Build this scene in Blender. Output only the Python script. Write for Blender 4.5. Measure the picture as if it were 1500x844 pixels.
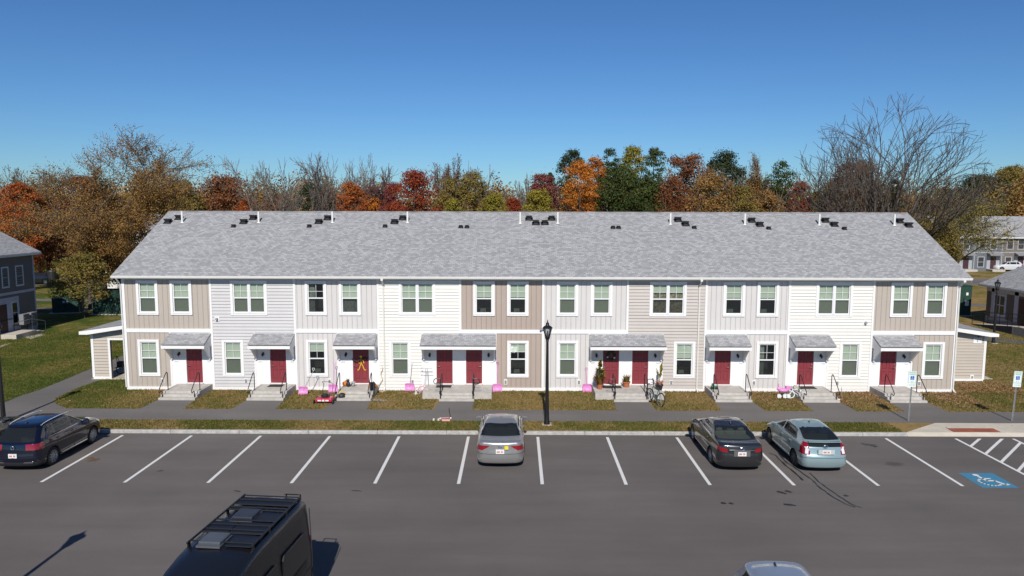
import bpy, math, random
import numpy as np
from mathutils import Vector, Matrix
R=math.radians; PI=math.pi
S=bpy.context.scene
COL=S.collection
for o in list(bpy.data.objects): bpy.data.objects.remove(o)
# ------------------------------------------------------------ camera
FPX=1064.0; CH=9.7; PITCH=math.atan(115/FPX); YAW=R(.32); ROLL=R(.13)
def ray(px,py):
    a=px-750; b=py-422
    c,s=math.cos(ROLL),math.sin(ROLL); a,b=a*c+b*s,-a*s+b*c
    x=a/FPX; y=-b/FPX
    d=(x,math.cos(PITCH)+y*math.sin(PITCH),-math.sin(PITCH)+y*math.cos(PITCH))
    return Vector((d[0]*math.cos(YAW)-d[1]*math.sin(YAW),d[0]*math.sin(YAW)+d[1]*math.cos(YAW),d[2]))
def G(px,py,z=0.0):                     # measured point of a level surface
    r=ray(px,py); t=(z-CH)/r.z; return (r.x*t,r.y*t)
def W(px,py,Yw):                        # measured point of a wall plane
    r=ray(px,py); t=Yw/r.y; return (r.x*t,CH+r.z*t)
cam=bpy.data.objects.new('camera',bpy.data.cameras.new('camera')); COL.objects.link(cam); S.camera=cam
back=-ray(750,422).normalized(); right=(ray(760,422)-ray(750,422)).normalized(); up=back.cross(right)
M=Matrix((right,up,back)).transposed().to_4x4(); M.translation=Vector((0,0,CH)); cam.matrix_world=M
cam.data.sensor_width=36; cam.data.lens=FPX/1500*36; cam.data.clip_start=.5; cam.data.clip_end=3000
S.render.resolution_x=1024; S.render.resolution_y=576
# ------------------------------------------------------------ world, sun, exposure
SUN_EL=R(39.0)
w=bpy.data.worlds.new('World'); S.world=w; w.use_nodes=True
wn=w.node_tree.nodes; wl=w.node_tree.links
sky=wn.new('ShaderNodeTexSky'); sky.sky_type='NISHITA'; sky.sun_disc=False
sky.sun_elevation=SUN_EL; sky.sun_rotation=R(180); sky.air_density=1.0; sky.dust_density=.1; sky.ozone_density=3.0; sky.altitude=50
tn=wn.new('ShaderNodeMix'); tn.data_type='RGBA'; tn.blend_type='MULTIPLY'; tn.inputs[0].default_value=1; tn.inputs[7].default_value=(.64,.98,1.36,1)   # deep clear autumn blue
gm_=wn.new('ShaderNodeGamma'); gm_.inputs[1].default_value=1.15; wl.new(sky.outputs[0],gm_.inputs[0]); wl.new(gm_.outputs[0],tn.inputs[6]); wl.new(tn.outputs[2],wn['Background'].inputs[0]); wn['Background'].inputs[1].default_value=.047
sd=bpy.data.lights.new('sun','SUN'); sd.energy=4.8; sd.angle=R(.53); sd.color=(1,.95,.87)
sun=bpy.data.objects.new('sun',sd); COL.objects.link(sun); sun.rotation_euler=(PI/2-SUN_EL,0,0); sun.location=(0,-20,40)
S.view_settings.view_transform='Standard'; S.view_settings.look='None'; S.view_settings.exposure=0.0; S.view_settings.gamma=1
S.view_settings.use_curve_mapping=False
S.render.engine='CYCLES'
S.cycles.max_bounces=6; S.cycles.transparent_max_bounces=10
# ------------------------------------------------------------ materials
class NT:
    def __init__(s,name):
        s.m=bpy.data.materials.new(name); s.m.use_nodes=True; s.t=s.m.node_tree; s.b=s.t.nodes['Principled BSDF']; s.o=s.t.nodes['Material Output']
    def n(s,typ,**k):
        x=s.t.nodes.new(typ)
        for a,v in k.items(): setattr(x,a,v)
        return x
    def l(s,a,b): s.t.links.new(a,b)
    def set(s,x,**k):
        for a,v in k.items(): x.inputs[a.replace('_',' ')].default_value=v
        return x
    def noise(s,vec,scale,detail=4,rough=.55):
        x=s.n('ShaderNodeTexNoise'); x.inputs['Scale'].default_value=scale; x.inputs['Detail'].default_value=detail; x.inputs['Roughness'].default_value=rough
        if vec is not None: s.l(vec,x.inputs['Vector'])
        return x.outputs['Fac']
    def ramp(s,fac,stops):
        x=s.n('ShaderNodeValToRGB'); e=x.color_ramp.elements
        while len(e)<len(stops): e.new(.5)
        for i,(p,c) in enumerate(stops): e[i].position=p; e[i].color=(*c,1) if len(c)==3 else c
        s.l(fac,x.inputs[0]); return x.outputs[0]
    def mix(s,fac,a,b,mode='MIX'):
        x=s.n('ShaderNodeMix',data_type='RGBA',blend_type=mode)
        for i,v in((0,fac),(6,a),(7,b)):
            if isinstance(v,(int,float)): x.inputs[i].default_value=v
            elif isinstance(v,tuple): x.inputs[i].default_value=(*v,1)
            else: s.l(v,x.inputs[i])
        return x.outputs[2]
    def math(s,op,a,b=0.0):
        x=s.n('ShaderNodeMath',operation=op)
        for i,v in((0,a),(1,b)):
            if isinstance(v,(int,float)): x.inputs[i].default_value=v
            else: s.l(v,x.inputs[i])
        return x.outputs[0]
    def pos(s): return s.n('ShaderNodeNewGeometry').outputs['Position']
    def obj(s): return s.n('ShaderNodeTexCoord').outputs['Object']
    def bump(s,h,strength,dist):
        x=s.n('ShaderNodeBump'); x.inputs['Strength'].default_value=strength; x.inputs['Distance'].default_value=dist
        s.l(h,x.inputs['Height']); s.l(x.outputs[0],s.b.inputs['Normal'])
MATS={}
def pm(name,col,rough=.6,metal=0,coat=0,vary=.06,scale=3.0,spec=.5,emit=None):
    if name in MATS: return MATS[name]
    t=NT(name); b=t.b
    b.inputs['Roughness'].default_value=rough; b.inputs['Metallic'].default_value=metal
    b.inputs['Coat Weight'].default_value=coat; b.inputs['Coat Roughness'].default_value=.03; b.inputs['Specular IOR Level'].default_value=spec
    n=t.noise(t.obj(),scale,5)
    c0=tuple(max(0,c*(1-vary*2)) for c in col); c1=tuple(min(1,c*(1+vary)) for c in col)
    t.l(t.ramp(n,[(.3,c0),(.7,c1)]),b.inputs['Base Color'])
    MATS[name]=t.m; return t.m
white=pm('white_trim',(.77,.765,.755),.5,vary=.02)
vinyl=pm('white_vinyl',(.74,.74,.75),.35,vary=.02)
gutterw=pm('gutter_white',(.72,.71,.67),.35,vary=.03)
blackm=pm('black_metal',(.012,.012,.013),.38)
blackp=pm('black_plastic',(.02,.02,.022),.55)
darkin=pm('dark_interior',(.03,.03,.032),.9)
conc=pm('concrete',(.47,.44,.40),.85,vary=.1,scale=4)
concw=pm('concrete_path',(.5,.45,.37),.9,vary=.07,scale=1.5)
kerbm=pm('kerb_granite',(.42,.41,.39),.85,vary=.14,scale=6)
rubber=pm('rubber',(.02,.02,.021),.8)
alloy=pm('alloy',(.42,.43,.44),.3,metal=.8)
chrome=pm('chrome',(.8,.8,.82),.12,metal=1)
steel=pm('galvanised',(.42,.44,.45),.42,metal=.7,vary=.1,scale=12)
redl=pm('red_lens',(.24,.006,.012),.12,coat=1)
clearl=pm('clear_lens',(.72,.70,.70),.12,coat=1)
plate=pm('plate_white',(.72,.72,.70),.4)
redtx=pm('plate_red',(.5,.03,.03),.4)
bark=pm('bark',(.105,.085,.068),.9,vary=.3,scale=4)
barkg=pm('bark_grey',(.17,.145,.12),.9,vary=.25,scale=3)
terr=pm('terracotta',(.42,.13,.06),.8,vary=.12,scale=10)
pink=pm('pink_plastic',(.72,.27,.58),.45)
bluep=pm('sign_blue',(.01,.11,.45),.4)
greenp=pm('box_green',(.02,.058,.042),.5,vary=.1)
def lap_mat(name,col):
    t=NT(name); b=t.b; b.inputs['Roughness'].default_value=.5
    p=t.pos(); n=t.noise(p,.9,6,.6)
    t.l(t.ramp(n,[(.3,tuple(c*.94 for c in col)),(.7,tuple(min(1,c*1.02) for c in col))]),b.inputs['Base Color'])
    return t.m
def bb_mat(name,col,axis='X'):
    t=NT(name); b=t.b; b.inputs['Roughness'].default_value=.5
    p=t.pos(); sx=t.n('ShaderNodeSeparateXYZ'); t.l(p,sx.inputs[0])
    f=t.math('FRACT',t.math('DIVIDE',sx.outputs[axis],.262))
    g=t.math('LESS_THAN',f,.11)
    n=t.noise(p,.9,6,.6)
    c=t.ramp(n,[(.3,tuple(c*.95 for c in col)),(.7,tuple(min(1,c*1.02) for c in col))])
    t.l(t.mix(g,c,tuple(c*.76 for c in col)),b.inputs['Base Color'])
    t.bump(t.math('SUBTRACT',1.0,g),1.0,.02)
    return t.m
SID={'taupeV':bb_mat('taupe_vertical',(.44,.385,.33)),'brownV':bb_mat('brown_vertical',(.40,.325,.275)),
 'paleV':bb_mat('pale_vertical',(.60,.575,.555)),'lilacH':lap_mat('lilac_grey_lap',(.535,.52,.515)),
 'creamH':lap_mat('cream_lap',(.72,.695,.64)),'greigeH':lap_mat('greige_lap',(.47,.425,.39)),
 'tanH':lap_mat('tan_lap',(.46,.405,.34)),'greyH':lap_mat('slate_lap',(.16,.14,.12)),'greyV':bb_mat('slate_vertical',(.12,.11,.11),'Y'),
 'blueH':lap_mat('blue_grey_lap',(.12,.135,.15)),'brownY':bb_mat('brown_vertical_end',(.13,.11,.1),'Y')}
def shingle_mat(name,base=(.30,.30,.31)):
    t=NT(name); b=t.b; b.inputs['Roughness'].default_value=.95; b.inputs['Specular IOR Level'].default_value=.2
    uv=t.n('ShaderNodeUVMap').outputs[0]
    br=t.n('ShaderNodeTexBrick'); t.l(uv,br.inputs['Vector'])
    br.offset=.5; br.inputs['Scale'].default_value=1; br.inputs['Brick Width'].default_value=.21; br.inputs['Row Height'].default_value=.145
    br.inputs['Mortar Size'].default_value=.012; br.inputs['Mortar Smooth'].default_value=.3; br.inputs['Bias'].default_value=-.1
    br.inputs['Color1'].default_value=(*[c*.83 for c in base],1); br.inputs['Color2'].default_value=(*[c*1.45 for c in base],1); br.inputs['Mortar'].default_value=(*[c*.74 for c in base],1)
    br2=t.n('ShaderNodeTexBrick'); t.l(uv,br2.inputs['Vector']); br2.offset=.37
    br2.inputs['Scale'].default_value=1; br2.inputs['Brick Width'].default_value=.24; br2.inputs['Row Height'].default_value=.145; br2.inputs['Mortar Size'].default_value=0
    br2.inputs['Color1'].default_value=(*[c*.9 for c in base],1); br2.inputs['Color2'].default_value=(*[c*1.2 for c in base],1)
    n=t.noise(uv,3,6,.8); n2=t.noise(uv,7,4,.8)
    c=t.mix(.22,br.outputs[0],br2.outputs[0])
    c=t.mix(1.0,c,t.ramp(n,[(.3,(.92,.92,.92)),(.7,(1.02,1.02,1.0))]),'MULTIPLY')
    c=t.mix(1.0,c,t.ramp(n2,[(.3,(.84,.84,.84)),(.75,(1.16,1.16,1.16))]),'MULTIPLY')
    t.l(c,b.inputs['Base Color']); t.bump(br.outputs['Fac'],-.5,.012)
    return t.m
shingle=shingle_mat('shingles'); 
def glass_mat(name,tint,tr,rough=.02):
    t=NT(name); t.t.nodes.remove(t.b)
    gl=t.n('ShaderNodeBsdfGlossy'); gl.inputs['Roughness'].default_value=rough; gl.inputs['Color'].default_value=(.9,.95,1,1)
    tp=t.n('ShaderNodeBsdfTransparent'); tp.inputs['Color'].default_value=(*tint,1)
    df=t.n('ShaderNodeBsdfDiffuse'); df.inputs['Color'].default_value=(*[c*.12 for c in tint],1)
    m0=t.n('ShaderNodeMixShader'); m0.inputs[0].default_value=tr; t.l(df.outputs[0],m0.inputs[1]); t.l(tp.outputs[0],m0.inputs[2])
    fr=t.n('ShaderNodeFresnel'); fr.inputs[0].default_value=1.5
    m=t.n('ShaderNodeMixShader'); t.l(fr.outputs[0],m.inputs[0]); t.l(m0.outputs[0],m.inputs[1]); t.l(gl.outputs[0],m.inputs[2])
    t.l(m.outputs[0],t.o.inputs[0]); return t.m
winglass=glass_mat('window_glass',(.80,.88,.82),.92)
screen=glass_mat('screened_glass',(.50,.54,.50),.8,.25)
carglass=glass_mat('car_glass',(.42,.48,.46),.75)
lampglass=glass_mat('lamp_glass',(.85,.88,.88),.75,.1)
def blind_mat():
    t=NT('blind'); sx=t.n('ShaderNodeSeparateXYZ'); t.l(t.pos(),sx.inputs[0])
    f=t.math('FRACT',t.math('DIVIDE',sx.outputs['Z'],.05)); g=t.math('LESS_THAN',f,.2)
    t.l(t.mix(g,(.62,.63,.57),(.42,.43,.39)),t.b.inputs['Base Color']); t.b.inputs['Roughness'].default_value=.6
    return t.m
blind=blind_mat()
curtain=pm('curtain_beige',(.42,.36,.28),.9,vary=.3,scale=8); curtg=pm('curtain_grey',(.38,.39,.38),.9,vary=.2,scale=8)
def asphalt(name,base,k=1.0):
    t=NT(name); b=t.b; b.inputs['Roughness'].default_value=.88; b.inputs['Specular IOR Level'].default_value=.3; p=t.pos()
    a=t.noise(p,.12,6,.6); c=t.noise(p,38,3,.7); mp=t.n('ShaderNodeMapping'); mp.inputs['Scale'].default_value=(.10,.9,1); t.l(p,mp.inputs[0]); d=t.noise(mp.outputs[0],1.0,6,.65)
    g=t.ramp(a,[(.3,tuple(x*.82 for x in base)),(.7,tuple(x*1.13 for x in base))])
    g=t.mix(1.0,g,t.ramp(c,[(.25,(.72,.72,.72)),(.75,(1.28,1.28,1.28))]),'MULTIPLY')
    g=t.mix(1.0,g,t.ramp(d,[(.3,(.88,.88,.88)),(.72,(1.1,1.1,1.1))]),'MULTIPLY')
    e=t.noise(p,1.7,5,.7); g=t.mix(t.ramp(e,[(.66,(0,0,0)),(.74,(k*.35,)*3)]),g,tuple(x*.45 for x in base))
    t.l(g,b.inputs['Base Color']); t.bump(c,.5,.008); return t.m
lotm=asphalt('lot_asphalt',(.126,.113,.106)); walkm=asphalt('walk_asphalt',(.150,.138,.130),.3)
def grass_mat():
    t=NT('lawn_grass'); b=t.b; b.inputs['Roughness'].default_value=.95; b.inputs['Specular IOR Level'].default_value=.1; p=t.pos()
    sx=t.n('ShaderNodeSeparateXYZ'); t.l(p,sx.inputs[0])
    n1=t.noise(p,.22,6,.65); n2=t.noise(p,2.3,6,.7); n3=t.noise(p,17,4,.75)
    f=t.math('ADD',t.math('MULTIPLY',n1,.55),t.math('MULTIPLY',n2,.45))
    nearx=t.n('ShaderNodeMapRange'); t.set(nearx,From_Min=-22.0,From_Max=-12.0,To_Min=-.065,To_Max=.12); t.l(sx.outputs['X'],nearx.inputs['Value'])
    neary=t.n('ShaderNodeMapRange'); t.set(neary,From_Min=46.0,From_Max=40.0,To_Min=.02,To_Max=.0); t.l(sx.outputs['Y'],neary.inputs['Value'])
    farx=t.n('ShaderNodeMapRange'); t.set(farx,From_Min=23.0,From_Max=29.0,To_Min=.0,To_Max=-.10); t.l(sx.outputs['X'],farx.inputs['Value']); f=t.math('ADD',t.math('ADD',t.math('ADD',f,nearx.outputs[0]),neary.outputs[0]),farx.outputs[0])
    near2=t.n('ShaderNodeMapRange'); t.set(near2,From_Min=32.0,From_Max=34.0,To_Min=-.05,To_Max=.0); t.l(sx.outputs['Y'],near2.inputs['Value'])
    f=t.math('ADD',t.math('MULTIPLY',t.math('SUBTRACT',f,.5),1.7),.5); f=t.math('ADD',f,near2.outputs[0])
    c=t.ramp(f,[(.34,(.055,.082,.014)),(.44,(.10,.112,.022)),(.52,(.185,.145,.048)),(.64,(.27,.185,.08))])
    c=t.mix(1.0,c,t.ramp(n3,[(.25,(.55,.55,.55)),(.75,(1.45,1.4,1.3))]),'MULTIPLY')
    t.l(c,b.inputs['Base Color']); t.bump(n3,.9,.05); return t.m
grassm=grass_mat()
def leaf_mat(name,cols,tr=.25):
    t=NT(name); t.b.inputs['Roughness'].default_value=.75; t.b.inputs['Specular IOR Level'].default_value=.12
    g=t.n('ShaderNodeNewGeometry'); n=t.noise(t.pos(),.28,3,.6)
    f=t.math('ADD',t.math('MULTIPLY',g.outputs['Random Per Island'],.42),t.math('MULTIPLY',n,.75))
    k=len(cols); c=t.ramp(f,[(.2+.65*i/(k-1),col) for i,col in enumerate(cols)]); t.l(c,t.b.inputs['Base Color'])
    td=t.n('ShaderNodeBsdfTranslucent'); t.l(c,td.inputs[0]); m=t.n('ShaderNodeMixShader'); m.inputs[0].default_value=tr
    t.l(t.b.outputs[0],m.inputs[1]); t.l(td.outputs[0],m.inputs[2]); t.l(m.outputs[0],t.o.inputs[0]); return t.m
LEAF={'red':leaf_mat('leaf_red',[(.075,.035,.018),(.20,.035,.022),(.30,.06,.028),(.36,.11,.035)]), 'crimson':leaf_mat('leaf_crimson',[(.085,.045,.03),(.17,.045,.05),(.24,.07,.065),(.25,.12,.08)]), 'orange':leaf_mat('leaf_orange',[(0.230,0.074,0.016),(0.446,0.149,0.024),(0.567,0.230,0.041)]),
 'redorange':leaf_mat('leaf_red_orange',[(.10,.055,.022),(.28,.07,.025),(.42,.11,.03),(.42,.2,.05)]), 'rust':leaf_mat('leaf_rust',[(0.089,0.042,0.021),(0.208,0.081,0.035),(0.283,0.127,0.059)]),
 'brown':leaf_mat('leaf_brown',[(.12,.065,.022),(.27,.15,.045),(.38,.22,.075)]),
 'olive':leaf_mat('leaf_olive',[(0.079,0.074,0.021),(0.194,0.157,0.044),(0.351,0.237,0.061)]),
 'yellow':leaf_mat('leaf_yellow_green',[(0.093,0.101,0.021),(0.233,0.209,0.034),(0.420,0.310,0.047)]),
 'green':leaf_mat('leaf_green',[(0.024,0.043,0.015),(0.054,0.078,0.023),(0.101,0.115,0.032)]),
 'dgreen':leaf_mat('leaf_dark_green',[(0.018,0.032,0.018),(0.041,0.061,0.027),(0.081,0.095,0.041)]),
 'litter':leaf_mat('leaf_litter',[(.13,.06,.03),(.27,.14,.07),(.38,.24,.14)],.05),
 'blade_green':leaf_mat('grass_blades_green',[(.045,.075,.012),(.09,.11,.02),(.18,.15,.05)],.2),
 'blade':leaf_mat('grass_blades',[(.085,.095,.018),(.20,.155,.05),(.34,.24,.11)],.2)}
# ------------------------------------------------------------ object helpers
def wloc(o):
    v=Vector((0,0,0))
    while o is not None: v+=o.location; o=o.parent
    return v
def tag(o,label=None,cat=None,group=None,kind=None):
    if label: o['label']=label
    if cat: o['category']=cat
    if group: o['group']=group
    if kind: o['kind']=kind
    return o
def thing(name,label,cat,loc=(0,0,0),rz=0,group=None):
    o=bpy.data.objects.new(name,None); COL.objects.link(o); o.location=loc; o.rotation_euler=(0,0,rz); o.empty_display_size=.3
    return tag(o,label,cat,group)
class MB:
    def __init__(s): s.v=[]; s.f=[]; s.uv=None
    def add(s,vs,fs):
        b=len(s.v); s.v+= [tuple(v) for v in vs]; s.f+=[tuple(i+b for i in f) for f in fs]; return s
    def quad(s,a,b,c,d): return s.add([a,b,c,d],[(0,1,2,3)])
    def poly(s,pts): return s.add(pts,[tuple(range(len(pts)))])
    def box(s,x0,x1,y0,y1,z0,z1,M=None):
        x0,x1=sorted((x0,x1)); y0,y1=sorted((y0,y1)); z0,z1=sorted((z0,z1))
        v=[(x0,y0,z0),(x1,y0,z0),(x1,y1,z0),(x0,y1,z0),(x0,y0,z1),(x1,y0,z1),(x1,y1,z1),(x0,y1,z1)]
        if M is not None: v=[tuple(M@Vector(p)) for p in v]
        return s.add(v,[(0,3,2,1),(4,5,6,7),(0,1,5,4),(1,2,6,5),(2,3,7,6),(3,0,4,7)])
    def prism(s,pts,ax,a,b):              # pts 2-D outline, extruded along axis ax from a to b
        n=len(pts)
        def P(p,t): return (t,p[0],p[1]) if ax=='x' else ((p[0],t,p[1]) if ax=='y' else (p[0],p[1],t))
        v=[P(p,a) for p in pts]+[P(p,b) for p in pts]
        return s.add(v,[tuple(range(n))[::-1],tuple(range(n,2*n))]+[(i,(i+1)%n,n+(i+1)%n,n+i) for i in range(n)])
    def tube(s,pts,r,n=8,cap=True):
        pts=[Vector(p) for p in pts]; rr=r if isinstance(r,(list,tuple)) else [r]*len(pts)
        vs=[];fs=[];u=None
        for i,p in enumerate(pts):
            t=(pts[min(i+1,len(pts)-1)]-pts[max(i-1,0)]).normalized()
            if u is None: u=t.orthogonal().normalized()
            else: u=(u-t*u.dot(t)).normalized()
            w_=t.cross(u)
            for k in range(n):
                a=2*PI*k/n; vs.append(tuple(p+(u*math.cos(a)+w_*math.sin(a))*rr[i]))
        for i in range(len(pts)-1):
            for k in range(n): fs.append((i*n+k,i*n+(k+1)%n,(i+1)*n+(k+1)%n,(i+1)*n+k))
        if cap: fs.append(tuple(range(n))[::-1]); fs.append(tuple(range((len(pts)-1)*n,len(pts)*n)))
        return s.add(vs,fs)
    def lathe(s,prof,c=(0,0,0),n=16,axis='z'):
        vs=[];fs=[]
        for r,z in prof:
            for k in range(n):
                a=2*PI*k/n; x,y=r*math.cos(a),r*math.sin(a)
                p=(x,y,z) if axis=='z' else ((z,x,y) if axis=='x' else (x,z,y))
                vs.append((c[0]+p[0],c[1]+p[1],c[2]+p[2]))
        for i in range(len(prof)-1):
            for k in range(n): fs.append((i*n+k,i*n+(k+1)%n,(i+1)*n+(k+1)%n,(i+1)*n+k))
        return s.add(vs,fs)
    def ball(s,c,r,n=12,sc=(1,1,1)):
        pr=[(math.sin(PI*i/8)*1.0,-math.cos(PI*i/8)) for i in range(9)]
        vs=[];fs=[]
        for a,z in pr:
            for k in range(n):
                t=2*PI*k/n; vs.append((c[0]+r*sc[0]*a*math.cos(t),c[1]+r*sc[1]*a*math.sin(t),c[2]+r*sc[2]*z))
        for i in range(8):
            for k in range(n): fs.append((i*n+k,i*n+(k+1)%n,(i+1)*n+(k+1)%n,(i+1)*n+k))
        return s.add(vs,fs)
    def build(s,name,mat,parent=None,smooth=False,bevel=0,local=False,kind=None,seg=2):
        me=bpy.data.meshes.new(name); off=Vector((0,0,0)) if (parent is None or local) else wloc(parent)
        me.from_pydata([(v[0]-off.x,v[1]-off.y,v[2]-off.z) for v in s.v],[],s.f)
        for m in (mat if isinstance(mat,(list,tuple)) else [mat]): me.materials.append(m)
        if s.uv: s.uv(me)
        if smooth: me.shade_smooth()
        me.update()
        o=bpy.data.objects.new(name,me); COL.objects.link(o); o.parent=parent
        if smooth:
            try: me.set_sharp_from_angle(angle=R(40))
            except Exception: pass
        if bevel:
            b=o.modifiers.new('bevel','BEVEL'); b.width=bevel; b.segments=seg; b.limit_method='ANGLE'
        if kind: o['kind']=kind
        return o
def copy_tree(o,parent=None):
    c=o.copy(); COL.objects.link(c); c.parent=parent
    for ch in list(o.children): copy_tree(ch,c)
    return c
def sheet(name,pts,z,mat,kind='structure'):
    return MB().poly([(p[0],p[1],z if len(p)<3 else p[2]) for p in pts]).build(name,mat,kind=kind)
def text_mesh(txt,size,loc,mat,parent,ax='front',name='lettering'):
    cu=bpy.data.curves.new('t','FONT'); cu.body=txt; cu.size=size; cu.align_x='CENTER'; cu.align_y='CENTER'; cu.extrude=.002
    to=bpy.data.objects.new('t',cu); COL.objects.link(to)
    dg=bpy.context.evaluated_depsgraph_get(); me=bpy.data.meshes.new_from_object(to.evaluated_get(dg)); bpy.data.objects.remove(to)
    Rm=Matrix.Rotation(PI/2,4,'X')
    me.transform(Matrix.Translation(Vector(loc)-(wloc(parent) if parent else Vector((0,0,0))))@Rm)
    me.materials.clear(); me.materials.append(mat)
    o=bpy.data.objects.new(name,me); COL.objects.link(o); o.parent=parent; return o
def roof_uv(me):                       # metres along x (or y) and up the slope
    uv=me.uv_layers.new(name='UVMap')
    for p in me.polygons:
        n=p.normal; ux=Vector((0,0,1)).cross(n)
        ux=ux.normalized() if ux.length>1e-4 else Vector((1,0,0))
        vy=n.cross(ux)
        for li in p.loop_indices:
            co=me.vertices[me.loops[li].vertex_index].co; uv.data[li].uv=(co.dot(ux),co.dot(vy))
# ------------------------------------------------------------ ground
KY=30.60; GZ=.12
lawn=MB()
lawn.poly([(-500,KY+.17,GZ),(G(1325,632,GZ)[0],KY+.17,GZ),(G(1366,618,GZ)[0],32.18,GZ),(60,32.18,GZ),(500,32.18,GZ),(500,1600,GZ),(-500,1600,GZ)])
lawn.build('lawn',grassm,kind='structure')
sheet('parking_lot',[(-500,-150),(500,-150),(500,KY+.01),(-500,KY+.01)],0,lotm)
RX=G(1325,632,GZ)[0]
kb=MB(); x=-120
while x<RX-.2:                                   # kerb stones with joints
    x2=min(x+3.0,RX); kb.box(x+.004,x2-.004,KY,KY+.168,-.1,.135); x=x2
kb.build('kerb',kerbm,kind='structure',bevel=.02)
rampx2=60
rp=MB(); a=[(RX,KY+.17),(G(1366,618,GZ)[0],32.175),(60,32.175),(60,KY+.17)]
rp.poly([(p[0],p[1],.127) for p in a]); rp.poly([(RX,KY+.17,.127),(60,KY+.17,.127),(60,KY-.02,.02),(RX-.02,KY-.02,.02)]); rp.poly([(60,KY-.02,.02),(RX-.02,KY-.02,.02),(RX-.02,KY-.02,-.05),(60,KY-.02,-.05)])
rp.build('kerb_ramp',concw,kind='structure')
brick=pm('tactile_brick',(.30,.085,.045),.85,vary=.15,scale=3)
tx0,tx1=G(1393,631,.13)[0],G(1462,631,.13)[0]
tp=MB().poly([(tx0,KY+.22,.131),(tx1,KY+.22,.131),(tx1,KY+.78,.131),(tx0,KY+.78,.131)])
for i in range(24):
    for j in range(6): 
        cx=tx0+(i+.5)*(tx1-tx0)/24; cy=KY+.26+j*.095; tp.box(cx-.018,cx+.018,cy-.018,cy+.018,.131,.137)
tp.build('tactile_paving',brick,kind='structure')
SW0,SW1=32.2,34.05
sheet('sidewalk',[(-80,SW0),(80,SW0),(80,SW1),(-80,SW1)],GZ+.004,walkm)
g=lambda x,y:G(x,y,GZ+.006)
left_path=[(-60,SW1),(g(8,590)[0],SW1),g(30,580),g(57,571.5),g(91,558),g(136,539),g(180,521),g(200,512),(-21.9,52),(-19.8,52),(-20.6,44.5),g(150,556),g(119,566),g(100,575),g(82,583),g(79,588),g(84,593),(g(96,599)[0],SW1)]
sheet('garden_path',left_path[1:],GZ+.007,walkm)
# right rear path, roads behind
def band(name,pts,wd,z,mat):
    m=MB(); P=[Vector((*p,0)) for p in pts]; L=[];Rr=[]
    for i,p in enumerate(P):
        t=(P[min(i+1,len(P)-1)]-P[max(i-1,0)]).normalized(); n=Vector((-t.y,t.x,0)); L.append(p+n*wd/2); Rr.append(p-n*wd/2)
    for i in range(len(P)-1): m.quad((Rr[i].x,Rr[i].y,z),(Rr[i+1].x,Rr[i+1].y,z),(L[i+1].x,L[i+1].y,z),(L[i].x,L[i].y,z))
    return m.build(name,mat,kind='structure')
band('rear_path',[(22,61),(30,58.5),(34,55.5),(37.5,52.2),(42,47.5),(50,40),(60,33)],1.9,GZ+.006,walkm)
band('rear_road',[(-140,97),(-70,95),(-30,97),(20,100),(70,98)],9,GZ+.008,walkm)
band('rear_walk',[(-80,76.5),(-50,75.5),(-30,73.5)],1.8,GZ+.012,walkm)
band('rear_walk',[(-80,67.2),(-48,68.4),(-30,70)],1.8,GZ+.016,walkm)
band('rear_walk',[(30,76),(45,74),(70,71)],2.2,GZ+.009,walkm)
# painted lines
lmt=NT('line_paint'); nn=lmt.noise(lmt.pos(),22,4,.8); lmt.l(lmt.ramp(nn,[(.30,(.32,.31,.30)),(.42,(.66,.65,.63))]),lmt.b.inputs['Base Color']); lmt.b.inputs['Roughness'].default_value=.7
linem=lmt.m
LX=[-16.91+2.977*k for k in range(-2,13)]
for X_ in LX:
    y1=24.9; sheet('stall_line',[(X_-.06,y1),(X_+.06,y1),(X_+.06,30.3),(X_-.06,30.3)],.004,linem)
XA=LX[-1]; XB=XA+2.45
sheet('stall_line',[(XB-.06,24.9),(XB+.06,24.9),(XB+.06,30.3),(XB-.06,30.3)],.004,linem)
k=0
while True:
    y0=29.25-.95*k; 
    if y0<25: break
    x1=XB-.06; y1=y0+(x1-XA-.06); 
    if y1>30.3: x1-= (y1-30.3); y1=30.3
    d=.16; sheet('hatch_line',[(XA+.06,y0),(XA+.06,y0+d),(x1,y1+d if y1<30.2 else y1),(x1,y1)] if y1<30.2 else [(XA+.06,y0),(XA+.06,y0+d),(x1-d,y1),(x1,y1)],.004,linem); k+=1
bl=NT('pavement_blue'); nb=bl.noise(bl.pos(),14,5,.8); bl.l(bl.ramp(nb,[(.3,(.07,.13,.16)),(.45,(.045,.20,.32))]),bl.b.inputs['Base Color']); bl.b.inputs['Roughness'].default_value=.7
px0,px1,py0,py1=16.45,17.72,24.75,26.2
sheet('accessible_marking',[(px0,py0),(px1,py0),(px1,py1),(px0,py1)],.004,bl.m)
def isa(mb,cx,cz,s,P):                  # wheelchair figure from strokes; P maps (u,v)->point
    def stroke(pts,wd):
        for i in range(len(pts)-1):
            a=Vector(pts[i]);b=Vector(pts[i+1]);t=(b-a).normalized();n=Vector((-t.y,t.x))*wd/2; a=a-t*wd*.25;b=b+t*wd*.25
            mb.quad(*[P(cx+q.x*s,cz+q.y*s) for q in (a-n,b-n,b+n,a+n)])
    mb.poly([P(cx+s*(-.10+.085*math.cos(t)),cz+s*(.40+.085*math.sin(t))) for t in [2*PI*i/12 for i in range(12)]])
    stroke([(-.09,.28),(-.06,-.05),(.17,-.05),(.28,-.36),(.38,-.32)],.085)
    stroke([(-.08,.12),(.14,.12)],.07)
    stroke([(-.02+.27*math.cos(t)-.03,-.16+.27*math.sin(t)) for t in [R(120+i*20) for i in range(11)]],.065)
im=MB(); isa(im,(px0+px1)/2,(py0+py1)/2,1.25,lambda u,v:(u,v,.009)); im.build('accessible_symbol',linem,kind='structure')
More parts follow.
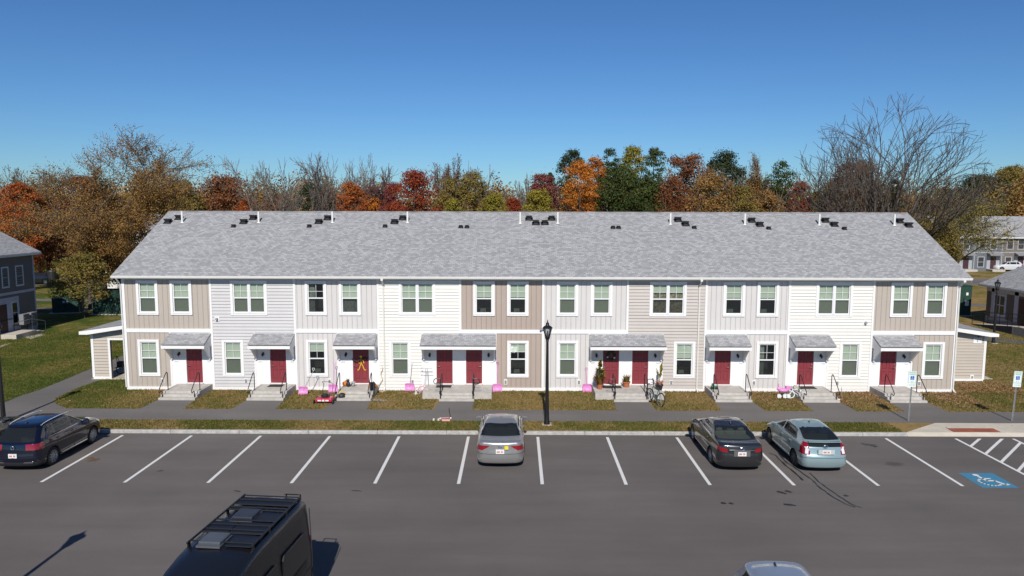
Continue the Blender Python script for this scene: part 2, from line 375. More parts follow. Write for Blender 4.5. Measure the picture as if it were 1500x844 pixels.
# crack sealant squiggles and stains on the asphalt
tar=pm('tar',(.018,.018,.019),.55)
def strip(mb,pix,wd,z):
    P=[Vector((*G(*p),z)) for p in pix]
    Q=[]
    for i in range(len(P)-1):
        for t in (0,.33,.66): Q.append(P[i].lerp(P[i+1],t))
    Q.append(P[-1]); rn=random.Random(5)
    for i in range(1,len(Q)-1): Q[i]+=Vector((rn.uniform(-.02,.02),rn.uniform(-.02,.02),0))
    for i in range(len(Q)-1):
        t=(Q[i+1]-Q[i]).normalized(); n=Vector((-t.y,t.x,0))*wd*rn.uniform(.35,.65); mb.quad(Q[i]-n,Q[i+1]-n,Q[i+1]+n,Q[i]+n)
tm=MB()
strip(tm,[(1127,664),(1137,668),(1150,682),(1163,691),(1176,704)],.07,.004)
strip(tm,[(1140,664),(1150,676),(1162,684),(1177,694),(1190,704),(1203,716),(1218,727),(1237,738),(1253,743)],.06,.005)
strip(tm,[(1186,693),(1196,703),(1208,713),(1228,726),(1245,738),(1262,744)],.05,.006)
for a,b in(((1138,720),(1152,724)),((1150,719),(1160,722)),((1148,739),(1166,741)),((1056,737),(1064,738)),((1068,737),(1074,739)),((1236,726),(1243,727))): strip(tm,[a,b],.12,.007)
strip(tm,[(343,719),(352,721)],.06,.0075); strip(tm,[(515,719),(530,720)],.05,.0075); strip(tm,[(1262,650),(1275,652),(1284,655)],.14,.0075)
tm.build('tar_marks',tar,kind='structure')
def stain(px,py,rx,ry,col,z=.0045,sd=1):
    t=NT('stain'); tc=t.n('ShaderNodeTexCoord').outputs['Object']; 
    vm=t.n('ShaderNodeVectorMath',operation='LENGTH'); t.l(tc,vm.inputs[0]); n=t.noise(tc,2.5,5,.7)
    mask=t.ramp(t.math('ADD',vm.outputs['Value'],t.math('MULTIPLY',n,.9)),[(.55,(.62,)*3),(1.25,(0,0,0))])
    t.b.inputs['Base Color'].default_value=(*col,1); t.b.inputs['Roughness'].default_value=.9; t.l(mask,t.b.inputs['Alpha'])
    c=G(px,py); m=MB().quad((-1.3,-1.3,0),(1.3,-1.3,0),(1.3,1.3,0),(-1.3,1.3,0)); o=m.build('oil_stain',t.m,kind='structure'); o.location=(c[0],c[1],z); o.scale=(rx,ry,1)
#stain
stain(137,674,.55,.45,(.17,.085,.03)); stain(133,671,.3,.25,(.2,.09,.02),.0055)
for i,q in enumerate([(1275,652,.6,.3),(1310,680,.8,.5),(235,690,.3,.25)]):
    stain(*q,(.09,.083,.079),.0105+i*.0005)
# ------------------------------------------------------------ the row of townhouses
YW=37.85
wx=lambda px,py=450: W(px,py,YW)[0]
wz=lambda py,px=740: W(px,py,YW)[1]
def cells(x0,x1,z0,z1,ops):
    ops=[o for o in ops if o[0]<x1 and o[1]>x0 and o[2]<z1 and o[3]>z0]
    xs=sorted({x0,x1,*[min(max(v,x0),x1) for o in ops for v in o[:2]]}); zs=sorted({z0,z1,*[min(max(v,z0),z1) for o in ops for v in o[2:4]]})
    for i in range(len(xs)-1):
        for j in range(len(zs)-1):
            a,b,c,d=xs[i],xs[i+1],zs[j],zs[j+1]
            if b-a<1e-5 or d-c<1e-5: continue
            mx,mz=(a+b)/2,(c+d)/2
            if any(o[0]<mx<o[1] and o[2]<mz<o[3] for o in ops): continue
            yield a,b,c,d
def flat(mb,x0,x1,z0,z1,y,ops,P):
    for a,b,c,d in cells(x0,x1,z0,z1,ops): mb.quad(P(a,y,c),P(b,y,c),P(b,y,d),P(a,y,d))
def lap(mb,x0,x1,z0,z1,y,ops,P,e=.17,lip=.042):
    k=0; base=.12
    n0=int((z0-base)//e); n1=int((z1-base)//e)+1
    for k in range(n0,n1+1):
        b,t=base+k*e,base+(k+1)*e
        lo,hi=max(b,z0),min(t,z1)
        if hi-lo<1e-4: continue
        yy=lambda z: y-lip+(lip-.003)*(z-b)/e
        for a,bb,c,d in cells(x0,x1,lo,hi,ops):
            mb.quad(P(a,yy(c),c),P(bb,yy(c),c),P(bb,yy(d),d),P(a,yy(d),d))
            if abs(c-b)<1e-6: mb.quad(P(a,y-.003,c),P(bb,y-.003,c),P(bb,yy(c),c),P(a,yy(c),c))
PF=lambda x,y,z:(x,y,z)
BX0,BX1=wx(181),wx(1403); EAVE=6.12; YB=YW+12.3; YR=YW+6.2; RZ=9.56
row=thing('townhouse_row','long two storey townhouse row with ten red doors and tan, grey and cream siding','townhouses',(1.4,44,GZ))
core=MB(); yi=YW+.9
core.quad((BX0+.05,yi,.2),(BX1-.05,yi,.2),(BX1-.05,yi,6),(BX0+.05,yi,6)); core.quad((BX0+.05,YW+.01,3.3),(BX1-.05,YW+.01,3.3),(BX1-.05,yi,3.3),(BX0+.05,yi,3.3))
core.build('interior_wall',darkin,row)
# windows: opening boxes in x,z
UW=[('s',216.3,'b'),('s',265.7,'b'),('d',364.8,'b'),('s',463,'k'),('s',512.7,'g'),('d',611.2,'b'),('s',709,'h'),('s',758.5,'h'),('s',831,'b'),('s',881,'b'),('d',978.4,'c'),('s',1075,'h'),('s',1124.5,'h'),('d',1221.7,'b'),('s',1320,'b'),('s',1370,'b')]
LW=[(219,'b'),(342,'b'),(464.7,'p'),(586.5,'b'),(758.7,'p'),(831,'b'),(1002,'h'),(1123,'k'),(1244.6,'b'),(1366,'b')]
UZ0,UZ1=wz(459.5),wz(415.5); LZ0,LZ1=wz(549.5),wz(502.5)
SWD,DWD=.87,1.66
wins=[]
for k,px,st in UW:
    c=wx(px,437); h=(SWD if k=='s' else DWD)/2; wins.append((k,c,st,UZ0,UZ1,h))
for px,st in LW: wins.append(('s',wx(px,526),st,LZ0,LZ1,SWD/2))
wops=[(c-h,c+h,z0,z1) for k,c,st,z0,z1,h in wins]
def build_window(kind,st,z0,z1,T,par):
    "centre x=0, wall plane y=0, placed at T"
    h=(SWD if kind=='s' else DWD)/2; H_=z1-z0; tw=.135
    m=MB()
    m.box(-h-tw,-h,-.055,.0,0-tw*.9,H_+tw*.9); m.box(h,h+tw,-.055,0,-tw*.9,H_+tw*.9)
    m.box(-h,h,-.045,0,H_,H_+tw*.9); m.box(-h,h,-.045,0,-tw*.9,0); m.box(-h-tw-.01,h+tw+.01,-.062,-.045,-.035,.0)
    m.box(-h,-h+.02,0,.12,0,H_); m.box(h-.02,h,0,.12,0,H_); m.box(-h+.02,h-.02,0,.12,H_-.02,H_); m.box(-h+.02,h-.02,0,.12,0,.02)
    w_=m.build('window',white,par,local=True,bevel=.006,seg=1); w_.location=T
    fr=MB(); gl=MB(); sc=MB(); bl_=MB(); cu=MB()
    units=[(-h+.02,h-.02)] if kind=='s' else [(-h+.02,-.05),(.05,h-.02)]
    if kind=='d': fr.box(-.05,.05,-.02,.05,.02,H_-.02)
    mid=H_*.50
    for a,b in units:
        f=.035
        fr.box(a,a+f,.005,.05,.02,H_-.02); fr.box(b-f,b,.005,.05,.02,H_-.02); fr.box(a+f,b-f,.005,.05,H_-.055,H_-.02); fr.box(a+f,b-f,.005,.05,.02,.065); fr.box(a+f,b-f,-.002,.05,mid-.03,mid+.03)
        cx=(a+b)/2; q=mid+(H_-.05-mid)*.48
        fr.box(cx-.009,cx+.009,.018,.03,mid+.03,H_-.055); fr.box(a+f,b-f,.019,.029,q-.009,q+.009)
        gl.quad((a+f,.026,mid+.03),(b-f,.026,mid+.03),(b-f,.026,H_-.055),(a+f,.026,H_-.055)); sc.quad((a+f,.022,.065),(b-f,.022,.065),(b-f,.022,mid-.03),(a+f,.022,mid-.03))
        low={'b':.04,'h':mid+.06 ,'p':mid+(H_-mid)*.42,'g':mid-.08,'k':None,'c':mid+(H_-mid)*.42}[st]
        if low is not None: bl_.quad((a,.085,low),(b,.085,low),(b,.085,H_-.03),(a,.085,H_-.03))
        def drape(x0,x1):
            n=14; xs=[x0+(x1-x0)*i/n for i in range(n+1)]
            for i in range(n): cu.quad((xs[i],.15+.03*(i%2),.05),(xs[i+1],.15+.03*((i+1)%2),.05),(xs[i+1],.15+.03*((i+1)%2),H_-.05),(xs[i],.15+.03*(i%2),H_-.05))
        if st=='c': drape(a+.03,b-.03)
        if st=='g': drape(a,b)
        if st=='k': drape(a,a+(b-a)*.38)
        if st in 'hp': cu.box(a+.2,a+.5,.35,.5,.05,.22); 
    fr.build('sash',vinyl,w_,local=True); gl.build('pane',winglass,w_,local=True); sc.build('screened_pane',screen,w_,local=True)
    if bl_.v: bl_.build('blind',blind,w_,local=True)
    if cu.v: cu.build('curtain',curtain if st=='c' else curtg,w_,local=True)
    return w_
cache={}
roff=wloc(row)
for k,c,st,z0,z1,h in wins:
    key=(k,st,round(z1-z0,3)); T=Vector((c,YW-.015,z0))-roff
    if key in cache:
        o=copy_tree(cache[key],row); o.location=T
    else: cache[key]=build_window(k,st,z0,z1,T,row)
# siding panels
T_=lambda px,py=450: wx(px,py)
ub=[181,309.5,432,554,674.5,795.5,919,1034,1155.5,1278.5,1403]
um=['taupeV','lilacH','paleV','creamH','brownV','paleV','greigeH','paleV','creamH','taupeV']
BELT1,BELT0=wz(483),wz(488.5); SK=wz(568); ZB=GZ
for i in range(10):
    m=MB(); x0,x1=T_(ub[i]),T_(ub[i+1]); ops=wops
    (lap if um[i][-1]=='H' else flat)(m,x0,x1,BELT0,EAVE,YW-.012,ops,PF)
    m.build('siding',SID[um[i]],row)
WP=[(251,311),(374,433),(495.4,553.5),(619,726.5),(862.6,970),(1032,1091),(1154.5,1212),(1276,1335)]
WPX=[(T_(a,530),T_(b,530)) for a,b in WP]
lower=[(181,251,'taupeV'),(311,374,'lilacH'),(433,495.4,'paleV'),(553.5,619,'creamH'),(726.5,795.5,'brownV'),(795.5,862.6,'paleV'),(970,1034,'greigeH'),(1091,1154.5,'paleV'),(1212,1276,'creamH'),(1335,1403,'taupeV')]
for a,b,k in lower:
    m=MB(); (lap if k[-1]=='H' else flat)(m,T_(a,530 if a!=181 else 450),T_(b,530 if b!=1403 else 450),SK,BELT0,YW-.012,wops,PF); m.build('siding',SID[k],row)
DOORS=[285.5,408,529,651.3,694.5,894.7,937.5,1058,1179.3,1300.3]; DZ0,DZ1=.47,2.5; DW=.455
DX=[wx(p,540) for p in DOORS]
dops=[(x-DW-.0,x+DW+.0,0,DZ1) for x in DX]
for i,(a,b) in enumerate(WPX):
    m=MB(); flat(m,a,b,.3,BELT0,YW-.02,dops,PF); m.build('door_surround',white,row)
# trims
tr=MB()
for px in ub[1:-1]:
    x=T_(px); tr.box(x-.055,x+.055,YW-.068,YW-.01,BELT0+.002 if px in(674.5,919) else SK+.002,EAVE)
for i in range(10):
    if um[i][-1]=='V': tr.box(T_(ub[i])+.056,T_(ub[i+1])-.056,YW-.052,YW-.01,BELT0,BELT1)
for a,b in WPX:
    tr.box(a-.04,a+.05,YW-.048,YW-.012,SK+.004,BELT0-.004); tr.box(b-.05,b+.04,YW-.048,YW-.012,SK+.004,BELT0-.004)
tr.build('vertical_trim',white,row)
sk=MB(); sk.box(BX0-.02,BX1+.02,YW-.058,YW,SK-.16,SK); sk.build('skirt_board',white,row)
fd=MB(); fd.box(BX0,BX1,YW-.015,YW,0,SK-.16); fd.build('foundation',conc,row)
for s,x in((-1,BX0),(1,BX1)):
    ct=MB(); ct.box(x-.03 if s<0 else x-.12,x+.12 if s<0 else x+.03,YW-.055,YW,SK-.10,EAVE); ct.box(x-.03 if s<0 else x,x if s<0 else x+.03,YW,YW+.12,GZ,EAVE); ct.build('corner_board',white,row)
    ct=MB(); ct.box(x-.03 if s<0 else x,x if s<0 else x+.03,YB-.12,YB,GZ,EAVE); ct.build('corner_board',white,row)
PE=lambda x0:(lambda a,y,c:(x0+(y-YW if x0>0 else -(y-YW))*-1,YW+a,c))
for x0 in(BX0,BX1):
    m=MB(); lap(m,.12,12.3,GZ,EAVE,YW,[],PE(x0)); n=14
    for i in range(n):                                  # gable courses
        z=EAVE+i*(RZ-.1-EAVE)/n; z2=EAVE+(i+1)*(RZ-.1-EAVE)/n; f=lambda q:(q-EAVE)/(RZ-.1-EAVE)*6.1
        sgn=1 if x0>0 else -1
        m.quad((x0+sgn*.02,YW+.05+f(z),z),(x0+sgn*.02,YB-.05-f(z),z),(x0+sgn*.003,YB-.05-f(z2),z2),(x0+sgn*.003,YW+.05+f(z2),z2))
    m.build('end_wall',SID['tanH'],row)
m=MB(); m.quad((BX0,YB,GZ),(BX1,YB,GZ),(BX1,YB,EAVE),(BX0,YB,EAVE)); m.build('rear_wall',SID['lilacH'],row)
# eave: frieze, soffit, fascia gutter, roof
RX0,RX1=W(163,405,YW-.4)[0],W(1424,408,YW-.4)[0]
fz=MB(); fz.box(BX0,BX1,YW-.04,YW,EAVE-.13,EAVE); fz.build('frieze',pm('frieze_grey',(.55,.55,.55),.6),row)
so=MB(); so.quad((RX0+.02,YW-.36,EAVE),(RX1-.02,YW-.36,EAVE),(RX1-.02,YW+.0,EAVE),(RX0+.02,YW+.0,EAVE)); so.quad((RX0+.02,YB+.36,EAVE),(RX1-.02,YB+.36,EAVE),(RX1-.02,YB,EAVE),(RX0+.02,YB,EAVE)); so.build('soffit',pm('soffit_white',(.62,.62,.63),.6),row)
def profile(mb,pts,x0,x1): mb.prism(pts,'x',x0,x1)
gt=MB(); gy=YW-.38
profile(gt,[(gy+.005,EAVE-.03),(gy+.005,EAVE+.10),(gy-.0,EAVE+.115),(gy-.115,EAVE+.115),(gy-.118,EAVE+.085),(gy-.105,EAVE+.07),(gy-.105,EAVE+.03),(gy-.075,EAVE-.02)],RX0,RX1)
gt.build('gutter',gutterw,row)
rf=MB(); th=.06; E0=(YW-.42,EAVE+.13); E1=(YB+.42,EAVE+.13)
rf.quad((RX0,E0[0],E0[1]),(RX1,E0[0],E0[1]),(RX1,YR,RZ),(RX0,YR,RZ)); rf.quad((RX1,E1[0],E1[1]),(RX0,E1[0],E1[1]),(RX0,YR,RZ),(RX1,YR,RZ))
roof=rf.build('roof',shingle,row); roof_uv(roof.data)
md=roof.modifiers.new('thick','SOLIDIFY'); md.thickness=.05; md.offset=-1
rg=MB(); x=RX0
while x<RX1-.05:
    x2=min(x+.3,RX1); rg.add([(x+.004,YR-.14,RZ-.066),(x2-.004,YR-.14,RZ-.066),(x2-.004,YR,RZ+.016),(x+.004,YR,RZ+.016),(x2-.004,YR+.14,RZ-.066),(x+.004,YR+.14,RZ-.066)],[(0,1,2,3),(3,2,4,5)]); x=x2
rg.build('ridge_cap',pm('ridge_shingle',(.27,.265,.265),.95,vary=.25,scale=1.5),roof)
rk=MB()
for x0,x1 in((RX0+.01,RX0+.035),(RX1-.035,RX1-.01)):
    for (ya,za),(yb,zb) in(((E0[0]+.03,E0[1]-.06),(YR,RZ-.06)),((E1[0]-.03,E1[1]-.06),(YR,RZ-.06))):
        rk.prism([(ya,za-.16),(yb,zb-.18),(yb,zb),(ya,za)],'x',x0,x1)
rk.build('rake_board',white,roof)
# roof vents and pipes
nrm=Vector((0,-(RZ-E0[1]),YR-E0[0])).normalized()
def R_hit(px,py):
    r=ray(px,py); P0=Vector((0,YR,RZ)); C=Vector((0,0,CH)); t=(P0-C).dot(nrm)/r.dot(nrm); return C+r*t
pv=MB(); pv.lathe([(.0,1.0),(.058,1.0),(.058,0)],n=10); pv.lathe([(.06,.10),(.085,.02),(.16,-.03)],n=10)
pmesh=None
for px,py in((267,326),(379,326),(487,326),(597,326),(762,327),(817,327),(982,328.5),(1091,329),(1200,329.5),(1310,330)):
    p=R_hit(px,py); 
    q=MB(); q.v=list(pv.v); q.f=list(pv.f)
    if pmesh is None: o=q.build('vent_pipe',gutterw,roof,smooth=True,local=True); pmesh=o
    else: o=pmesh.copy(); COL.objects.link(o)
    o.location=p-Vector((0,0,.02))-roff; o.scale=(1,1,.66)
def vent(s):
    q=MB(); q.box(-.27*s,.27*s,-.03,.0,-.0,.0)
    q=MB(); q.add([(-.27*s,-.2*s,-.115*s),(.27*s,-.2*s,-.115*s),(.27*s,.2*s,.105*s),(-.27*s,.2*s,.105*s)],[(0,1,2,3)])
    q.box(-.13*s,.13*s,-.1*s,.1*s,-.08,.13*s)
    # flared hood
    a,b=.15*s,.22*s; z0,z1=.07*s,.19*s
    q.add([(-a,-a,z0),(a,-a,z0),(a,a,z0),(-a,a,z0),(-b,-b,z1),(b,-b,z1),(b,b,z1),(-b,b,z1),(-b*.8,-b*.8,z1+.04*s),(b*.8,-b*.8,z1+.04*s),(b*.8,b*.8,z1+.04*s),(-b*.8,b*.8,z1+.04*s)],
      [(0,1,5,4),(1,2,6,5),(2,3,7,6),(3,0,4,7),(4,5,9,8),(5,6,10,9),(6,7,11,10),(7,4,8,11),(8,9,10,11)])
    return q
vm={}
for s,L in((.86,[(246,325.5),(262,320),(357,326),(371,320),(467,326),(480,320.5),(578,326),(590,320.5),(775,321),(785,327.5),(798,327.5),(808,321),(993,323),(1004,329),(1101,324),(1113,330),(1209,324),(1222,330),(1318,325),(1331,331)]),
            (.52,[(342,332),(453,332),(564,332),(675,333),(684,333),(898,334),(906,334),(1017,334),(1126,335),(1237,335.5)])):
    for px,py in L:
        p=R_hit(px,py+.5)
        if s not in vm: o=vent(s).build('roof_vent',blackp,roof,local=True); vm[s]=o
        else: o=vm[s].copy(); COL.objects.link(o)
        o.location=p+Vector((0,0,.03))-roff
# downspouts
for px in(562.8,1022.5,1405.5):
    x=wx(px,480) if px<1400 else BX1-.02; m=MB(); yw=YW-.09
    m.tube([(x,gy-.05,EAVE-.03),(x,gy-.05,EAVE-.12),(x,YW-.11,EAVE-.34),(x,YW-.10,EAVE-.5),(x,YW-.10,GZ+.2),(x,YW-.22,GZ+.08),(x,YW-.34,GZ+.06)],.042,6); m.box(x-.06,x+.06,gy-.12,gy,EAVE-.10,EAVE-.0)
    m.build('downspout',gutterw,row)
x=BX0+.03; m=MB(); m.tube([(x-.11,gy-.05,EAVE-.03),(x-.09,YW-.1,EAVE-.36),(x-.06,YW-.1,GZ+.15)],.035,6); m.build('downspout',gutterw,row)
# doors
doorred=pm('door_red',(.215,.033,.042),.42,vary=.04)
def door(x,hand):
    d=MB(); y=YW+.03; d.box(-DW+.03,DW-.03,.06,.10,DZ0+.02,DZ1-.03)
    o=MB()
    # raised rails/stiles so that six panels are recessed
    x0,x1,z0,z1=-DW+.03,DW-.03,DZ0+.02,DZ1-.03; st=.11; yf=.035
    xs=[x0,x0+st,-.05,.05,x1-st,x1]; zz=[z0,z0+.2,z0+.72,z0+.84,z0+1.42,z0+1.53,z1-.12,z1]
    for a,b in((xs[0],xs[1]),(xs[2],xs[3]),(xs[4],xs[5])): d.box(a,b,yf,.06,z0,z1)
    for a,b in((xs[1],xs[2]),(xs[3],xs[4])):
        for c,e in((zz[0],zz[1]),(zz[2],zz[3]),(zz[4],zz[5]),(zz[6],zz[7])): d.box(a,b,yf,.06,c,e)
        for c,e in((zz[1],zz[2]),(zz[3],zz[4]),(zz[5],zz[6])): d.box(a+.045,b-.045,.040,.06,c+.045,e-.045)
    for i in range(len(d.v)): v=d.v[i]; d.v[i]=(v[0]+x,v[1]+YW-.0,v[2])
    dd=d.build('door',doorred,row,bevel=.004,seg=1)
    h=MB(); hx=x+hand*(DW-.11); h.lathe([(.0,-.075),(.028,-.075),(.034,-.05),(.016,-.02),(.034,.0)],(hx,YW+.035,DZ0+.95),10,'y'); h.lathe([(0,-.03),(.028,-.03),(.03,0)],(hx,YW+.035,DZ0+1.12),10,'y')
    h.tube([(hx,YW-.04,DZ0+.95),(hx-hand*.11,YW-.04,DZ0+.95)],.012,6); h.build('handle',chrome,dd)
    f=MB(); f.box(x-DW-.05,x-DW+.03,YW-.032,YW+.06,DZ0,DZ1+.05); f.box(x+DW-.03,x+DW+.05,YW-.032,YW+.06,DZ0,DZ1+.05); f.box(x-DW+.03,x+DW-.03,YW-.032,YW+.06,DZ1-.03,DZ1+.05); f.box(x-DW+.03,x+DW-.03,YW-.05,YW+.07,DZ0-.02,DZ0+.02)
    f.build('door_frame',white,dd)
hands=[-1,-1,-1,-1,1,-1,1,1,1,1]
for x,h in zip(DX,hands): door(x,h)
# wall lights, house number plates, outlets, dryer vents
def wall_light(x,z):
    m=MB(); y=YW-.022; m.box(x-.05,x+.05,y-.02,y,z-.05,z+.1); m.tube([(x,y-.02,z+.05),(x,y-.1,z+.1),(x,y-.13,z+.07)],.012,6); m.lathe([(.0,.07),(.03,.065),(.075,.0),(.07,-.02),(.02,-.11),(0,-.11)],(x,y-.13,z),8)
    m.build('wall_light',blackm,row)
for i,x in enumerate(DX):
    s={0:-1,1:-1,2:-1,3:-1,4:1,5:-1,6:1,7:1,8:1,9:1}[i]; wall_light(x+s*(DW+.32),2.05)
    m=MB(); q=x+s*(DW+.5); m.box(q-.1,q+.1,YW-.035,YW-.021,1.62,1.68); q=x-s*(DW+.3)
    if i in(0,1,2,7,8,9): m.box(q-.08,q+.08,YW-.04,YW-.021,1.62,1.74)
    m.build('number_plate',pm('plate_grey',(.62,.62,.62),.5),row)
for px in(239,361,483,604.5,740.6,848,983,1104,1226,1346):
    x=wx(px,560); m=MB(); m.box(x-.055,x+.055,YW-.06,YW-.012,.5,.68); m.build('outlet_box',pm('box_grey',(.25,.25,.25),.5),row)
    m=MB(); m.box(x-.085,x+.085,YW-.038,YW-.012,.45,.73); m.build('outlet_plate',white,row)
for px,py in((318.5,467),(1267,472.5)):
    x,z=W(px,py,YW); m=MB(); m.box(x-.12,x+.12,YW-.06,YW-.012,z-.13,z+.13); m.build('vent_plate',white,row); m=MB(); m.lathe([(.0,-.12),(.06,-.12),(.065,-.06),(.065,0)],(x,YW-.06,z),10,'y'); m.build('dryer_vent',pm('vent_grey',(.3,.3,.3),.5),row)
x,z=W(794,482,YW); m=MB(); m.box(x-.06,x+.1,YW-.16,YW-.05,z-.04,z+.06); m.lathe([(0,-.1),(.05,-.1),(.055,0)],(x-.07,YW-.12,z),10,'y'); m.build('camera_box',pm('box_grey2',(.3,.3,.31),.5),row)
# canopies
def canopy(a,b):
    zt,zf=BELT0-.0,wz(489.0); yb=YW-.055; yf=YW-.98
    zb_,zf_=3.13,2.70
    m=MB(); m.add([(a,yb,zb_),(b,yb,zb_),(b,yf,zf_),(a,yf,zf_)],[(0,3,2,1)])
    o=m.build('canopy',shingle,row); o.data.flip_normals(); roof_uv(o.data)
    sl=o.modifiers.new('t','SOLIDIFY'); sl.thickness=.035; sl.offset=-1
    f=MB(); f.box(a-.01,b+.01,yf-.02,yf+.03,zf_-.19,zf_-.035)
    f.prism([(yf+.03,zf_-.19),(yb,zf_-.19),(yb,zb_-.05),(yf+.03,zf_-.05)],'x',a-.005,a+.045); f.prism([(yf+.03,zf_-.19),(yb,zf_-.19),(yb,zb_-.05),(yf+.03,zf_-.05)],'x',b-.045,b+.005)
    f.build('fascia',white,o)
    s=MB(); s.box(a+.05,b-.05,yf+.035,yb,zf_-.185,zf_-.16); s.build('soffit',white,o)
    for x in(a+.06,b-.14):
        k=MB(); z2=zf_-.19
        k.prism([(yb,z2),(yf+.12,z2),(yf+.12,z2-.06),(yf+.24,z2-.11),(yb-.09,z2-.66),(yb-.09,z2-.74),(yb,z2-.74)],'x',x,x+.08); k.build('bracket',white,o,bevel=.006,seg=1)
for a,b in WPX: canopy(a-.02,b+.02)
# porches
def tubepath(m,pts,r): m.tube(pts,r,8)
def smoothpts(pts,n=4):
    P=[Vector(p) for p in pts]; out=[]
    for i in range(len(P)-1):
        p0,p1,p2,p3=P[max(i-1,0)],P[i],P[i+1],P[min(i+2,len(P)-1)]
        for k in range(n):
            t=k/n; out.append(.5*((2*p1)+(p2-p0)*t+(2*p0-5*p1+4*p2-p3)*t*t+(3*p1-p0-3*p2+p3)*t**3))
    return out+[P[-1]]
SY=35.62; LZ=.45
def steps(x0,x1,lx0,lx1,single):
    m=MB(); r=(LZ-GZ)/3
    if single:
        m.box(x0,x1,SY+.56,YW-.06,GZ-.05,LZ); m.box(x0+.0,x1,SY+.28,SY+.56,GZ-.05,LZ-r); m.box(x0,x1,SY,SY+.28,GZ-.05,LZ-2*r)
    else:
        m.box(lx0,lx1,SY+.42,YW-.06,GZ-.05,LZ-.0); m.box(x0,x1,SY+.2,SY+.42,GZ-.05,LZ-r); m.box(x0,x1,SY-.02,SY+.2,GZ-.05,LZ-2*r)
        m.box(lx0,lx1,SY+.415,SY+.42,LZ-.17,LZ-.155)
    return m.build('porch_steps',conc,row,bevel=.012,seg=1)
def rail_side(x):
    m=MB()
    m.tube(smoothpts([(x,SY+.86,LZ),(x,SY+.86,LZ+.80),(x,SY+.78,LZ+.90),(x,SY+.66,LZ+.88),(x,SY-.02,LZ+.28),(x,SY-.10,LZ+.14),(x,SY-.04,LZ+.06),(x,SY+.12,LZ+.10),(x,SY+.2,LZ+.05),(x,SY+.2,GZ+.1)]),.021,8); m.lathe([(.05,0),(.05,.015),(.02,.02)],(x,SY+.86,LZ),8)
    return m.build('handrail',blackm,row,smooth=True)
def rail_loop(x,s):
    m=MB(); y=SY+.1
    m.tube([(x,y,GZ+.1),(x,y,GZ+1.13)],.03,8); m.tube([(x,SY+.95,LZ),(x,SY+.95,LZ+.9)],.022,8)
    m.tube(smoothpts([(x,y,GZ+1.13),(x+s*.22,y,GZ+1.14),(x+s*.33,y,GZ+1.03),(x+s*.30,y,GZ+.9),(x+s*.16,y,GZ+.86),(x,y,GZ+.87)]),.02,8)
    m.tube([(x,y,GZ+1.13),(x,SY+.95,LZ+.9)],.022,8); m.tube([(x,y,GZ+.55),(x,SY+.95,LZ+.4)],.018,8); m.tube([(x,SY+.95,LZ+.4),(x+s*.3,SY+1.0,LZ+.38),(x+s*.32,SY+1.15,LZ+.32),(x,SY+1.2,LZ+.3)],.014,6)
    m.box(x-.05,x+.05,y-.05,y+.05,GZ+.35,GZ+.5)
    return m.build('handrail',blackm,row,smooth=True)
for i in(0,1,2,7,8,9):
    x0,x1=DX[i]-.93,DX[i]+.93; steps(x0,x1,0,0,True); rail_side(x0+.12); rail_side(x1-.10 if i<5 else x1-.1)
    px0_,px1_=x0,x1
    sheet('porch_path',[(x0-.12,SW1+.001),(x1+.12,SW1+.001),(x1+.02,SY+.001),(x0-.02,SY+.001)],GZ+.0045,walkm)
for a,b,la,lb in((643,694.5,618.5,720),(899,949.5,872,973)):
    x0,x1=G(a,586,.2)[0],G(b,586,.2)[0]; l0,l1=G(la,583,.2)[0],G(lb,583,.2)[0]
    steps(x0,x1,l0,l1,False); rail_loop(x0+.06,-1); rail_loop(x1-.06,1)
    sheet('porch_path',[(x0-.1,SW1+.001),(x1+.1,SW1+.001),(x1,SY-.02),(x0,SY-.02)],GZ+.0045,walkm)
mat_=pm('doormat',(.03,.028,.026),.95)
for i,w2 in((1,.38),(3,.4),(5,.5),(8,.38)):
    m=MB(); m.box(DX[i]-w2,DX[i]+w2,YW-.75,YW-.25,LZ+.002,LZ+.016); tag(m.build('doormat',mat_),{1:'thin black doormat at the second red door from the left',3:'black doormat before the left door of the left double porch',5:'dark doormat before the wreathed door behind the tall potted plant',8:'dark doormat at the red door above the fallen white bicycle'}[i],'doormat','doormats in front of the red doors')
